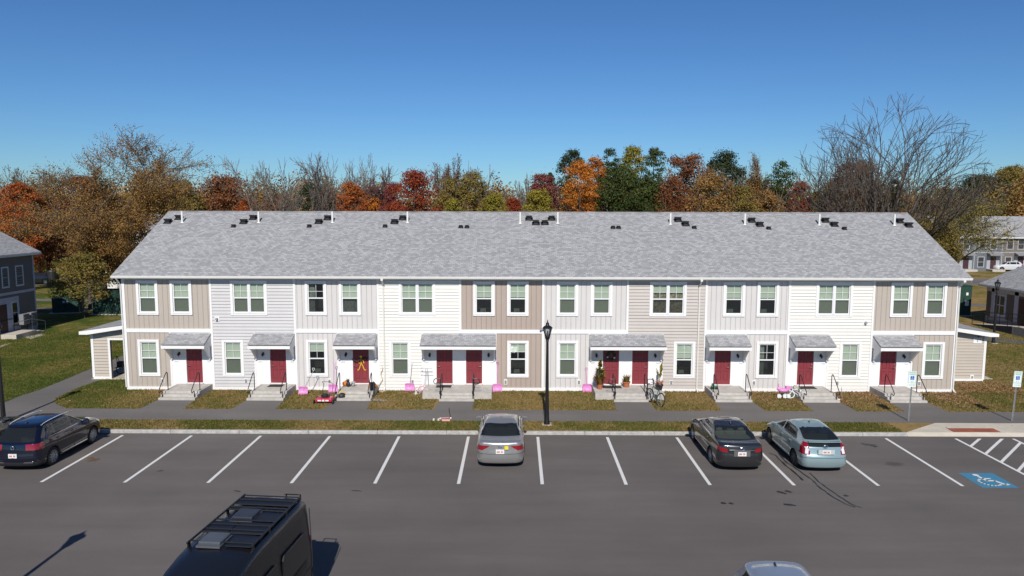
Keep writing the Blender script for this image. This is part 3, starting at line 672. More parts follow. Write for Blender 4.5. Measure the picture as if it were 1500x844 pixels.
# side sheds
def shed(side):
    YF=40.15 if side<0 else 40.35
    if side<0: xo,xi=W(136,520,YF)[0],BX0; zr_in=W(180,482,YF)[1]; zr_out=W(137,498,YF)[1]
    else: xi,xo=BX1,W(1442,520,YF)[0]; zr_in=W(1406,482,YF)[1]; zr_out=W(1441,498,YF)[1]
    zi,zo=3.3,2.86; L=5.6
    s=side
    f=MB(); ops=[]
    if side<0:
        dx0,dx1=W(162.5,520,YF)[0],BX0-.12; ops=[(dx0,dx1,0,2.36)]
    lo,hi=min(xo,xi),max(xo,xi)
    lap(f,lo,hi,.28,zo-.02,YF,ops,PF)
    n=6
    for k in range(n):
        z0=zo-.02+k*(zi-zo)/n; z1=z0+(zi-zo)/n; fr=lambda z: lo if False else (xo+(xi-xo)*((z-(zo-.02))/(zi-zo)))
        f.quad((fr(z0),YF-.02,z0),(xi,YF-.02,z0),(xi,YF-.003,z1),(fr(z1),YF-.003,z1))
    sh=f.build('side_shed',SID['tanH'],row)
    LW_=.12 if side<0 else L; e=MB(); lap(e,0,LW_,.28,zo,0,[],lambda a,y,c:(xo-y*-s*1.0 if False else xo+s*(-y),YF+a,c)); e.build('shed_wall',SID['tanH'],sh)
    b=MB(); 
    for (a,c,d_) in ([(lo,dx0,zo),] if side<0 else [(lo,hi,zo)]): b.quad((a,YF+LW_,GZ),(c,YF+LW_,GZ),(c,YF+LW_,d_),(a,YF+LW_,d_))
    if side<0: b.quad((dx0,YF,GZ),(dx0,YF+LW_,GZ),(dx0,YF+LW_,zo),(dx0,YF,zo)); 
    b.build('shed_wall',SID['tanH'],sh)
    t=MB(); t.box(xo-.05,xo+.09,YF-.05,YF-.0,GZ+.1,zo-.02) if s<0 else t.box(xo-.09,xo+.05,YF-.05,YF,GZ+.1,zo-.02)
    t.box(lo,dx0-.12 if side<0 else hi,YF-.045,YF,GZ+.02,.28)
    if side<0:
        t.box(dx0-.12,dx0,YF-.05,YF+.05,GZ,2.36); t.box(dx0-.12,dx1+.1,YF-.052,YF+.052,2.36,2.48)
    t.build('trim',white,sh)
    r=MB(); y0,y1=YF-.42,YF+L+.3
    ro=xo+s*.42; q=(zi-zo)/abs(xi-xo); zr=zo-.42*q
    A=[(xi,zi+.12),(ro,zr+.12)]
    r.quad((A[0][0],y0,A[0][1]),(A[0][0],y1,A[0][1]),(A[1][0],y1,A[1][1]),(A[1][0],y0,A[1][1]))
    rr=r.build('shed_roof',shingle,sh); roof_uv(rr.data)
    fa=MB(); fa.prism([(xi,zi+.105),(ro,zr+.105),(ro,zr-.07),(xo,zr-.07),(xi,zi-.07)] ,'y',y0-.02,y0+.03); fa.prism([(ro,zr+.105),(ro+s*.03,zr+.10),(ro+s*.03,zr-.07),(ro,zr-.07)],'y',y0-.02,y1); fa.build('fascia',white,sh)
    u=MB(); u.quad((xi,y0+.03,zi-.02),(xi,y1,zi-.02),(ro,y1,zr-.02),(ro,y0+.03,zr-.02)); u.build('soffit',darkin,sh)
    pd=MB(); pd.box(lo-.1,hi+.1,YF-.1,YF+L,GZ-.02,GZ+.03) if side<0 else pd.box(hi,hi+.9,YF+.5,YF+2.2,GZ-.02,GZ+.03)
    pd.build('slab',concw,sh)
    return sh,YF
shL,_=shed(-1); shR,YF=shed(1)
x,z=W(1431.5,498.7,YF); m=MB(); m.box(x-.24,x+.24,YF-.045,YF-.025,z-.16,z+.16); sg=m.build('address_sign',white,shR)
m=MB(); rn=random.Random(3); xx=x-.19
while xx<x+.19:
    w_=rn.uniform(.012,.03); m.box(xx,xx+w_,YF-.049,YF-.045,z+.055,z+.095); xx+=w_+.012
m.build('lettering',pm('letter_grey',(.12,.15,.17),.6),shR)
text_mesh('6',.17,(x-.01,YF-.048,z-.035),pm('letter_dark',(.05,.09,.1),.6),shR,name='number')
m=MB(); m.tube([(x+.03,YF-.03,z+.17),(x+.03,YF-.1,z+.30),(x+.03,YF-.14,z+.33)],.02,6); m.lathe([(.08,-.01),(.03,.06),(0,.06)],(x+.02,YF-.15,z+.31),8); m.build('lamp',blackm,shR)
x,z=W(1423,552,YF); m=MB(); m.box(x-.1,x+.1,YF-.05,YF-.02,z-.12,z+.12); m.build('outlet_plate',white,shR); m=MB(); m.box(x-.04,x+.05,YF-.08,YF-.05,z-.07,z+.05); m.build('outlet_box',pm('box_grey',(.25,.25,.25)),shR)
# ------------------------------------------------------------ vehicles (local: +y is the nose, x right, wheels on z=0)
def cubic(P,t):
    i=int(min(max(math.floor(t),0),len(P)-2)); f=t-i
    p0,p1,p2,p3=P[max(i-1,0)],P[i],P[i+1],P[min(i+2,len(P)-1)]
    m1=[0 if (b-a)*(c-b)<=1e-9 else 2*(b-a)*(c-b)/((b-a)+(c-b)+0) for a,b,c in zip(p0,p1,p2)] if i>0 else [b-a for a,b in zip(p1,p2)]
    m2=[0 if (b-a)*(c-b)<=1e-9 else 2*(b-a)*(c-b)/((b-a)+(c-b)+0) for a,b,c in zip(p1,p2,p3)] if i<len(P)-2 else [b-a for a,b in zip(p1,p2)]
    h=lambda a,b,c,d:(2*f**3-3*f**2+1)*a+(f**3-2*f**2+f)*c+(-2*f**3+3*f**2)*b+(f**3-f**2)*d
    return [h(a,b,c,d) for a,b,c,d in zip(p1,p2,m1,m2)]
def outline(yf,yr,hw,rf,rr,tf,trr,bf,br,ns,nc=8,nf=22):
    """rounded plan outline, right rear to right front to left..., tf/trr = taper of the width at nose and tail, bf/br = bow of front/rear"""
    P=[]
    L=yf-yr; rf=min(rf,L*.45,hw*.9); rr=min(rr,L*.45,hw*.9)
    def wd(y):
        q=(y-yr)/max(L,1e-6); a=max(0,(q-.62)/.38); b=max(0,(.30-q)/.30)
        return hw*(1-tf*a*a-trr*b*b)
    y0,y1=yr+rr,yf-rf
    side=[(wd(y0+(y1-y0)*i/ns),y0+(y1-y0)*i/ns) for i in range(ns+1)]
    w1=wd(y1); w0=wd(y0)
    cf=[(w1-rf+rf*math.cos(a),y1+rf*math.sin(a)*(1)) for a in [PI/2*i/nc for i in range(1,nc)]]
    xf=w1-rf; fr=[(xf-2*xf*i/nf, yf+bf*(1-((1-2*i/nf))**2)-0) for i in range(nf+1)]
    half=side+cf+fr+[(-x,y) for x,y in cf[::-1]]+[(-x,y) for x,y in side[::-1]]
    cr=[(-(w0-rr+rr*math.cos(a)),y0-rr*math.sin(a)) for a in [PI/2*i/nc for i in range(1,nc)]]
    xr=w0-rr; re=[(-xr+2*xr*i/nf, yr-br*(1-(1-2*i/nf)**2)) for i in range(nf+1)]
    return half+cr+re+[(-x,y) for x,y in cr[::-1]]
def mesh_from(V,F,name,mat,par,smooth=True):
    used=sorted({i for f in F for i in f}); mp={k:i for i,k in enumerate(used)}
    me=bpy.data.meshes.new(name); me.from_pydata([V[i] for i in used],[],[tuple(mp[i] for i in f) for f in F]); me.materials.append(mat)
    if smooth: me.shade_smooth()
    o=bpy.data.objects.new(name,me); COL.objects.link(o); o.parent=par; return o
def wheel(x,y,Rw,wdt,par,s,spokes=7,col=None):
    m=MB(); prof=[(Rw*.66,-.5),(Rw*.9,-.5),(Rw*.985,-.40),(Rw,-.2),(Rw,.2),(Rw*.985,.40),(Rw*.9,.5),(Rw*.68,.5)]
    m.lathe([(r,z*wdt) for r,z in prof],(x,y,Rw),28,'x'); t=m.build('wheel',rubber,par,smooth=True,local=True)
    r=MB(); xo=x+s*wdt*.42; r.lathe([(Rw*.70,s*wdt*.5),(Rw*.66,s*wdt*.5),(Rw*.60,s*wdt*.34),(Rw*.60,-s*wdt*.2)],(x,y,Rw),28,'x')
    r.lathe([(0,s*.03),(Rw*.15,s*.025),(Rw*.17,-s*.01)],(xo-s*.02,y,Rw),14,'x')
    for i in range(spokes):
        a=2*PI*i/spokes; c,si=math.cos(a),math.sin(a)
        def P(rr_,tt,xx): return (xx,y+rr_*c-tt*si,Rw+rr_*si+tt*c)
        w0,w1=Rw*.09,Rw*.055
        r.add([P(Rw*.1,-w0,xo),P(Rw*.1,w0,xo),P(Rw*.63,w1,xo+s*.0),P(Rw*.63,-w1,xo),P(Rw*.1,-w0,xo-s*.05),P(Rw*.1,w0,xo-s*.05),P(Rw*.63,w1,xo-s*.05),P(Rw*.63,-w1,xo-s*.05)],[(0,1,2,3),(0,4,5,1),(1,5,6,2),(2,6,7,3),(3,7,4,0),(4,7,6,5)])
    r.build('rim',col or alloy,t,local=True)
    b=MB(); b.lathe([(0,0),(Rw*.6,0)],(x,y,Rw),20,'x'); b.build('brake_disc',darkin,t,local=True)
def vehicle(name,label,cat,loc,rz,paint,sp,group=None,detail=True):
    t=thing(name,label,cat,(loc[0],loc[1],0),rz,group)
    LV=sp['levels']; n=7; rings=[]; ns=sp.get('ns',110)
    K=len(LV)-1
    params=[]
    for i in range(K*n+1): params.append(cubic(LV,i/n))
    V=[];F=[]
    for p in params:
        z,yf,yr,hw,rf,rr,tf,trr,bf,br=p
        o=outline(yf,yr,hw,rf,rr,tf,trr,bf,br,ns); N=len(o)
        c=sp.get('crown',0)
        V+=[(x,y,z) for x,y in o]
    nr=len(params)
    for i in range(nr-1):
        for k in range(N):
            F.append((i*N+k,i*N+(k+1)%N,(i+1)*N+(k+1)%N,(i+1)*N+k))
    top=len(V); y_=(params[-1][1]+params[-1][2])/2; V.append((0,y_,params[-1][0]+.003))
    for k in range(N): F.append(((nr-1)*N+k,(nr-1)*N+(k+1)%N,top))
    bot=len(V); V.append((0,0,params[0][0]))
    under=[((k+1)%N,k,bot) for k in range(N)]
    VA=np.array(V); groups={'body':[], 'glass':[], 'tail':[], 'tailc':[], 'head':[], 'lower':[], 'grille':[]}
    ax=sp['axles']; Rw=sp['rw']; Ra=Rw+.055
    preds=sp['pred']
    for f in F:
        P=VA[list(f)]; c=P.mean(0); a=P[1]-P[0]; b=P[-1]-P[0] if len(f)>3 else P[2]-P[0]
        if len(f)>3: nn=np.cross(P[2]-P[0],P[3]-P[1])
        else: nn=np.cross(P[1]-P[0],P[2]-P[0])
        L=np.linalg.norm(nn); nn=nn/L if L>1e-12 else np.array((0,0,1.))
        x,y,z=c
        if abs(x)>.55 and any((y-q)**2+(z-Rw)**2<Ra*Ra for q in ax) and z<Rw+Ra: continue
        g_=preds(abs(x),y,z,abs(nn[0]),nn[1],nn[2],x)
        groups.setdefault(g_ or 'body',[]).append(f)
    body=mesh_from(V,groups['body'],'body',paint,t)
    mesh_from(V,under,'floor_pan',blackp,t,False)
    mats={'glass':('window',carglass),'tail':('taillight',redl),'tailc':('reverse_light',clearl),'head':('headlight',clearl),'lower':('lower_trim',blackp),'grille':('grille',blackp),'spoiler':('rear_spoiler',paint)}
    for k,(nm,mt) in mats.items():
        fs=groups.get(k)
        if not fs: continue
        if k in('tail','tailc','head'):
            for s in(1,-1):
                q=[f for f in fs if s*V[f[0]][0]>0]
                if q: mesh_from(V,q,nm,mt,t)
        elif k=='glass':
            fr_=[];bk=[];l_=[];r_=[]
            for f in fs:
                P=VA[list(f)]; nn=np.cross(P[2]-P[0],P[-1]-P[1]); nn/=np.linalg.norm(nn)+1e-9; c=P.mean(0)
                (( (r_ if c[0]>0 else l_) if abs(nn[0])>.62 else (fr_ if nn[1]>0 else bk))).append(f)
            for nmm,q in(('windshield',fr_),('rear_window',bk),('side_window',l_),('side_window',r_)):
                if q: mesh_from(V,q,nmm,mt,t)
        else: mesh_from(V,fs,nm,mt,t)
    for q in ax:
        for s in(1,-1):
            wm=MB(); n_=16
            for i in range(n_):
                a0,a1=PI*i/n_-.25,PI*(i+1)/n_-.25
                if i==n_-1: a1=PI+.25
                p=lambda a,x:(x,q+Ra*math.cos(a),Rw+Ra*math.sin(a))
                xo=s*(sp['hw']-.03); xi=s*.5
                wm.quad(p(a0,xi),p(a1,xi),p(a1,xo),p(a0,xo))
            wm.poly([(s*.5,q+Ra*math.cos(a),Rw+Ra*math.sin(a)) for a in [2*PI*i/16 for i in range(16)]])
            wm.build('wheel_well',darkin,t,local=True)
    if detail:                                   # shut lines round the tail
        for zt,yl in sp.get('tailseams',((.60,.30),)):
            k_=min(range(nr),key=lambda i:abs(params[i][0]-zt)); ring=V[k_*N:(k_+1)*N]; q=[p for p in ring if p[1]<-params[k_][1]*0+params[k_][2]+yl]
            cut=max(range(len(q)),key=lambda i:math.dist(q[i],q[i-1])); q=q[cut:]+q[:cut]
            m=MB(); m.tube([(p[0]*1.001,p[1]-.002,p[2]) for p in q],.007,4); m.build('bumper_seam',blackp,t,local=True)
    if sp.get('arch'):
        for q in ax:
            for s in(1,-1):
                m=MB(); m.tube([(s*(sp['hw']-.018),q+(Ra+.005)*math.cos(a),Rw+(Ra+.005)*math.sin(a)) for a in [R(-18)+R(216)*i/18 for i in range(19)]],.028,6); m.build('wheel_arch_trim',sp['arch'],t,smooth=True,local=True)
    for q in ax:
        for s in(1,-1): wheel(s*(sp['hw']-.125),q,Rw,.21,t,s,sp.get('spokes',7),sp.get('rimmat'))
    # surface lookup for side fittings
    def sx(y,z):
        best=None
        for p,pr in enumerate(params):
            if pr[0]>=z: best=pr; break
        z_,yf,yr,hw,rf,rr,tf,trr=best[:8]; q=(y-yr)/(yf-yr); a=max(0,(q-.62)/.38); b=max(0,(.30-q)/.30)
        return hw*(1-tf*a*a-trr*b*b)
    if detail:
        for s in(1,-1):
            m=MB(); my,mz=sp['mirror']; x0=sx(my,mz)
            m.ball((s*(x0+.13),my,mz+.02),.12,12,(1.0,.62,.72)); m.tube([(s*(x0-.04),my,mz-.03),(s*(x0+.06),my,mz-.02)],.03,6); mm=m.build('mirror',sp.get('mirmat',paint),t,smooth=True,local=True)
            m=MB(); m.box(s*(x0+.05),s*(x0+.21),my-.082,my-.07,mz-.04,mz+.08); m.build('mirror_glass',chrome,mm,local=True)
            for hy in sp['handles']:
                hz=sp['belt']-.13; x0=sx(hy,hz); m=MB(); m.tube([(s*(x0-.005),hy-.1,hz),(s*(x0+.03),hy-.08,hz),(s*(x0+.03),hy+.06,hz),(s*(x0-.005),hy+.08,hz)],.014,6); m.build('door_handle',sp.get('trimmat',paint),t,smooth=True,local=True)
            for sy,zt in sp['seams']:
                m=MB(); z0=.36; pts=[(s*(sx(sy,z)+.0015),sy,z) for z in [z0+(sp['belt']-z0)*i/8 for i in range(9)]]; m.tube(pts,.006,4); m.build('door_seam',blackp,t,local=True)
            if sp.get('chrome'):
                m=MB(); za=sp['belt']+.015; ya,yb=sp['chrome']; m.tube([(s*(sx(y,za)+.004),y,za) for y in [ya+(yb-ya)*i/16 for i in range(17)]],.011,5); m.build('window_trim',chrome,t,smooth=True,local=True)
            m=MB(); za=.33; m.tube([(s*(sx(y,za)+.008),y,za) for y in [ax[1]+Ra+.08+(ax[0]-ax[1]-2*Ra-.16)*i/10 for i in range(11)]],.022,5); m.build('sill_trim',sp.get('sillmat',blackp),t,smooth=True,local=True)
        yr=sp['plate'][0]; pz=sp['plate'][1]; m=MB(); m.box(-.155,.155,yr-.012,yr+.03,pz-.078,pz+.078); pl=m.build('licence_plate',plate,t,local=True)
        m=MB(); 
        for i in range(6):
            if i==3: continue
            m.box(-.115+i*.038,-.09+i*.038,yr-.015,yr-.012,pz-.035,pz+.03)
        m.build('plate_characters',redtx,pl,local=True)
        ez=sp['emblem'][1]; m=MB(); ey=sp['emblem'][0]
        if sp.get('ring',True):
            m.tube([(.062*math.cos(a)*sp.get('ex',1),ey,ez+.062*math.sin(a)*sp.get('ez',1)) for a in [2*PI*i/20 for i in range(21)]],.009,5)
            if sp.get('ex',1)==1: m.tube([(-.045,ey,ez+.04),(-.02,ey,ez-.045),(0,ey,ez+.0),(.02,ey,ez-.045),(.045,ey,ez+.04)],.007,5)
            else: m.tube([(-.0+.03*math.cos(a),ey,ez+.036*math.sin(a)) for a in [2*PI*i/14 for i in range(15)]],.007,5)
        m.build('emblem',chrome,t,local=True)
        # seats
        sm=pm('seat_'+sp.get('seat','dark'),{'dark':(.05,.05,.055),'beige':(.42,.40,.35)}[sp.get('seat','dark')],.9)
        ys=sp['seats']; fz=sp['belt']-.42
        m=MB(); m.box(-sp['hw']+.14,sp['hw']-.14,ys[1]-.25,ys[0]+1.1,fz-.05,fz); m.build('cabin_floor',darkin,t,local=True)
        for yy,xs in((ys[0],(-.36,.36)),(ys[1],(-.42,0,.42))):
            for xx in xs:
                m=MB(); w2=.21 if yy==ys[1] else .24; m.box(xx-w2,xx+w2,yy-.08,yy+.06,fz,sp['belt']+.07); m.box(xx-.12,xx+.12,yy-.07,yy+.03,sp['belt']+.09,sp['belt']+.23); m.build('seat',sm,t,bevel=.03,local=True)
        if sp.get('shelf'):
            m=MB(); m.box(-.62,.62,sp['shelf'][0],sp['shelf'][1],sp['belt']-.06,sp['belt']-.03); m.build('parcel_shelf',sm,t,local=True)
        y0,z0=sp['ant']; m=MB(); m.prism([(y0-.09,z0),(y0+.09,z0),(y0-.06,z0+.06)],'x',-.015,.015); m.build('antenna',blackp,t,local=True)
    return t,sx
def paint(name,col,metal=.55,rough=.32,coat=1.0): return pm(name,col,rough,metal,coat,vary=.01)
# z, yf, yr, hw, rf, rr, taperF, taperR, bowF, bowR
def sedan_levels(L,Wd,H,deck=1.02,hood=.74):
    h=L/2; w=Wd/2
    return [(.19,h-.14,-h+.12,w-.07,.45,.35,.10,.08,.02,.02),(.26,h-.07,-h+.05,w-.02,.42,.34,.10,.07,.06,.05),(.45,h-.04,-h+.02,w,.42,.34,.10,.07,.07,.06),
     (.62,h-.05,-h+.03,w,.42,.32,.11,.07,.08,.06),(hood,h-.22,-h+.05,w-.01,.42,.30,.11,.07,.10,.06),(hood+.10,h-.62,-h+.06,w-.03,.35,.28,.09,.07,.12,.06),
     (hood+.19,h-1.15,-h+.07,w-.05,.28,.25,.06,.07,.12,.06),(deck-.035,h-1.36,-h+.10,w-.07,.24,.24,.04,.08,.10,.05),(deck,h-1.43,-h+.22,w-.085,.22,.24,.03,.08,.10,.05),(deck+.03,h-1.50,-h+.62,w-.10,.20,.22,.03,.05,.10,.06),
     (deck+.10,h-1.66,-h+.80,w-.135,.2,.22,.04,.05,.10,.07),(1.24,h-1.92,-h+1.04,w-.20,.2,.22,.05,.05,.09,.07),(1.36,h-2.16,-h+1.32,w-.27,.2,.24,.05,.05,.08,.07),
     (H-.055,h-2.38,-h+1.62,w-.34,.22,.26,.06,.06,.06,.06),(H-.02,h-2.50,-h+1.80,w-.46,.25,.28,.05,.05,.03,.03),(H,h-2.68,-h+2.0,w-.72,.1,.1,0,0,0,0)]
def sedan_pred(L,H,deck,tail,bp=.05,clear=None,lowz=.0):
    h=L/2
    def f(ax,y,z,nx,ny,nz,x):
        if deck+.045<z<H-.075:
            if nx>.80 and not abs(y-bp)<.045 and y>-h+1.28-(z-deck)*.1 and y<h-1.62-(z-deck)*1.35: return 'glass'
            if nx<.42 and abs(ny)>.18 and abs(y)>.3: return 'glass'
        t=tail(ax,y,z,nx,ny)
        if t: return t
        if y>h-.55 and .60<z<.78 and ax>.50 and ny>.15: return 'head'
        if y>h-.3 and .28<z<.55 and ax<.6 and ny>.6: return 'grille'
        if z<.235: return 'lower'
        return None
    return f
# silver sedan
L=4.87
sp=dict(levels=sedan_levels(L,1.84,1.47,1.05,.76),hw=.92,axles=(1.43,-1.38),rw=.325,belt=1.06,mirror=(.78,1.02),handles=(.0,-.95),seams=((1.0,1),(-.05,1),(-1.0,1)),chrome=(-1.2,.65),
 pred=sedan_pred(L,1.47,1.05,lambda ax,y,z,nx,ny:'tail' if (y<-L/2+.40 and .72<z<.90 and ax>.44+max(0,.86-z)*1.6) else None),plate=(-L/2-.045,.70),emblem=(-L/2-.05,.86),seats=(.1,-.78),shelf=(-1.45,-1.0),ant=(-.55,1.455),spokes=5)
pS=paint('paint_silver',(.40,.39,.38),.65,.3)
silver,_=vehicle('parked_sedan','light grey sedan with yellow sticker on its boot, parked before the middle of the row','car',(-.58,26.35+L/2),0,pS,sp,'cars parked along the kerb')
m=MB(); m.box(.17,.31,-L/2-.07,-L/2-.045,.79,.93); m.build('sticker',pm('sticker_yellow',(.75,.6,.05),.5),silver,local=True)
# dark sedan
L=4.80
sp2=dict(sp); sp2.update(levels=sedan_levels(L,1.82,1.47,1.06,.74),hw=.91,seat='beige',pred=sedan_pred(L,1.47,1.06,lambda ax,y,z,nx,ny:('tail' if (y<-L/2+.50 and .77<z<.96 and ax>.50 and z>.74+max(0,(ax-.62))*.5 and z<.90+max(0,ax-.6)*.35) else None)),plate=(-L/2-.05,.74),emblem=(-L/2-.055,.93),ex=1.4,ez=.75,ant=(-.8,1.44),chrome=(-1.2,.65),sillmat=paint('paint_charcoal',(.035,.035,.038),.5,.25),spokes=9)
pD=paint('paint_charcoal',(.035,.035,.038),.5,.25)
dark,_=vehicle('parked_sedan','dark charcoal sedan with beige seats, parked next to the pale blue green hatchback','car',(8.37,26.1+L/2),0,pD,sp2,'cars parked along the kerb')
m=MB(); m.box(-.30,.30,-L/2-.045,-L/2+.02,.64,.85); m.build('plate_recess',pm('recess_grey',(.12,.12,.12),.3),dark,local=True)
m=MB(); m.box(-.46,.46,-L/2-.048,-L/2+.02,.86,.885); m.build('chrome_strip',chrome,dark,local=True)
# liftback
L=4.48; h=L/2; w=.873
lift=[(.18,h-.14,-h+.12,w-.07,.45,.30,.12,.10,.02,.02),(.25,h-.07,-h+.04,w-.02,.44,.26,.12,.08,.08,.05),(.45,h-.04,-h+.0,w,.44,.24,.12,.07,.10,.05),(.62,h-.10,-h+.02,w,.44,.22,.12,.07,.12,.05),
 (.74,h-.32,-h+.07,w-.01,.42,.2,.11,.06,.14,.04),(.86,h-.68,-h+.11,w-.03,.38,.2,.09,.06,.16,.04),(.96,h-1.02,-h+.14,w-.05,.3,.2,.06,.06,.16,.04),(1.02,h-1.20,-h+.17,w-.075,.26,.2,.04,.06,.14,.04),(1.10,h-1.40,-h+.22,w-.12,.24,.2,.04,.07,.13,.04),
 (1.17,h-1.56,-h+.34,w-.155,.22,.2,.05,.07,.12,.05),(1.28,h-1.83,-h+.66,w-.21,.2,.2,.05,.07,.1,.06),(1.38,h-2.08,-h+1.02,w-.265,.2,.2,.06,.07,.09,.07),(1.445,h-2.3,-h+1.42,w-.33,.2,.22,.06,.05,.06,.06),(1.48,h-2.38,-h+1.75,w-.45,.2,.2,.05,.04,.03,.02),(1.495,h-2.42,-h+1.95,w-.7,.08,.08,0,0,0,0)]
def lp(ax,y,z,nx,ny,nz,x):
    if 1.045<z<1.41 and nx>.80 and abs(y-.02)>.045 and -h+.85+(z-1.04)*.9<y<h-1.36-(z-1.04)*1.5: return 'glass'
    if 1.05<z<1.42 and ny>.18 and nx<.42: return 'glass'
    if 1.19<z<1.44 and ny<-.15 and nx<.45: return 'glass'
    if .98<z<1.15 and y<-h+.4 and ax<.60 and ny<-.3: return 'glass'
    if y<-h+.42 and .70<z<1.12 and ax>.585: return 'tailc' if (.74<z<.98 and ax<.72 and ax>.62 and ny<-.4) else 'tail'
    if y>h-.75 and .60<z<.86 and ax>.5 and (ny>.1): return 'head'
    if z<.23: return 'lower'
sp3=dict(levels=lift,hw=w,axles=(1.33,-1.37),rw=.315,belt=1.03,mirror=(.72,1.0),handles=(-.12,-.95),seams=((.92,1),(.02,1),(-.92,1)),chrome=None,pred=lp,plate=(-h-.03,.83),emblem=(-h+.055,1.015),ex=1.35,ez=.75,seats=(.0,-.85),ant=(-.55,1.47),spokes=10,rimmat=pm('rim_dark',(.12,.12,.125),.3,.6))
pT=paint('paint_sea_glass',(.27,.37,.385),.35,.28)
sp3['sillmat']=pT
pri,_=vehicle('parked_hatchback','pale blue green hatchback with split rear window, last parked car before the accessible bay','car',(11.46,26.05+h),0,pT,sp3,'cars parked along the kerb')
m=MB(); m.box(-.30,.30,-h-.028,-h+.02,.745,.915); m.build('plate_recess',pm('recess_pale',(.45,.5,.5),.4),pri,local=True)
m=MB(); m.tube([(-.60,-h+.17,1.155),(0,-h+.10,1.165),(.60,-h+.17,1.155)],.022,6); m.build('rear_spoiler',pT,pri,smooth=True,local=True)
# compact suv
def suv_levels(L,Wd,H):
    h=L/2;w=Wd/2
    return [(.22,h-.12,-h+.12,w-.07,.42,.30,.10,.06,.02,.02),(.30,h-.05,-h+.04,w-.01,.42,.30,.10,.06,.06,.05),(.52,h-.03,-h+.0,w,.42,.28,.10,.06,.08,.06),(.74,h-.05,-h+.03,w,.42,.26,.10,.06,.08,.06),
     (.88,h-.22,-h+.05,w-.01,.42,.25,.10,.06,.10,.06),(.98,h-.65,-h+.07,w-.03,.36,.24,.08,.06,.12,.06),(1.06,h-1.08,-h+.09,w-.05,.28,.24,.05,.06,.12,.06),(1.10,h-1.24,-h+.12,w-.07,.24,.24,.03,.06,.10,.05),(1.18,h-1.40,-h+.19,w-.11,.22,.24,.03,.06,.10,.05),
     (1.34,h-1.68,-h+.33,w-.17,.2,.24,.04,.05,.09,.05),(1.50,h-1.94,-h+.48,w-.235,.2,.24,.05,.05,.07,.05),(H-.08,h-2.14,-h+.60,w-.28,.2,.24,.05,.05,.06,.05),(H-.03,h-2.34,-h+.78,w-.38,.22,.24,.04,.04,.03,.03),(H,h-2.7,-h+1.2,w-.7,.1,.1,0,0,0,0)]
def suv_pred(L,H):
    h=L/2
    def f(ax,y,z,nx,ny,nz,x):
        if 1.13<z<H-.13:
            if nx>.80 and -h+.62+(z-1.12)*.55<y<h-1.52-(z-1.12)*1.35 and abs(y+.0)>.04 and abs(y+1.02)>.03: return 'glass'
            if nx<.42 and abs(ny)>.3: return 'glass'
        if y<-h+.45 and .84<z<1.06 and ax>.42: return 'tail'
        if y>h-.55 and .70<z<.90 and ax>.50 and ny>.15: return 'head'
        if z<.40 and abs(y)>h-.4: return 'lower'
        if z<.27: return 'lower'
    return f
L=4.43; h=L/2
sv=dict(levels=suv_levels(L,1.81,1.67),hw=.905,axles=(1.29,-1.31),rw=.345,belt=1.11,mirror=(.78,1.1),handles=(-.08,-.98),seams=((.88,1),(-.02,1),(-1.0,1)),chrome=(-1.35,.6),pred=suv_pred(L,1.67),plate=(-h-.05,.66),emblem=(-h-.04,.96),seats=(.0,-.85),ant=(-1.35,1.64),spokes=10,sillmat=chrome,arch=None)
pN=paint('paint_navy',(.008,.011,.028),.5,.2)
suv,_=vehicle('parked_suv','navy blue compact suv with silver roof rails in the leftmost full stall','car',(-18.45,26.02+h-.55+.3),0,pN,sv,'cars parked along the kerb')
for s in(1,-1):
    m=MB(); m.tube(smoothpts([(s*.62,1.0*0+.42,1.60),(s*.62,.2,1.665),(s*.63,-.6,1.69),(s*.62,-1.25,1.66),(s*.61,-1.5,1.60)]),.017,6); m.build('roof_rail',chrome,suv,smooth=True,local=True)
    m=MB(); za,zb=1.13,1.52; 
    m.tube([(s*.81,-1.55,1.13),(s*.80,-1.5,1.2),(s*.68,-1.28,1.49),(s*.66,-.6,1.53),(s*.66,.1,1.51),(s*.80,.68,1.15)],.012,5); m.build('window_trim',chrome,suv,smooth=True,local=True)
m=MB(); m.box(-.70,.70,-h-.02,-h+.06,.38,.42); m.build('bumper_strip',chrome,suv,local=True)
m=MB(); m.tube([(-.55,-h+.62,1.60),(0,-h+.53,1.605),(.55,-h+.62,1.60)],.035,6); m.build('rear_spoiler',pN,suv,smooth=True,local=True)
# neighbour at the left frame edge
L=4.8; sp4=dict(sp2); sp4['sillmat']=blackp
pB=paint('paint_black',(.018,.017,.016),.3,.22)
c2,_=vehicle('parked_sedan','black sedan at the left edge beyond the navy suv, only its nose corner showing','car',(-21.75,25.9+L/2),0,pB,sp4,'cars parked along the kerb')
# silver blue hatchback in the foreground, nose to the camera
L=4.4; h=L/2
sv2=dict(sv); sv2.update(pred=suv_pred(L,1.58),levels=suv_levels(L,1.80,1.58),chrome=None,ant=(-1.45,1.545),sillmat=blackp,rimmat=None)
pL=paint('paint_silver_blue',(.36,.40,.44),.5,.25)
fc,_=vehicle('foreground_car','silver blue car cut by the lower picture edge, only its roof showing','car',(6.0,16.75-h),PI,pL,sv2)
# ------------------------------------------------------------ van, nose to the camera
pV=paint('paint_van_black',(.009,.010,.013),.2,.38,.5)
van=thing('cargo_van','black high roof cargo van with roof rack and two roof fans in the foreground','van',(-5.89,17.1,0),R(180-5.2))
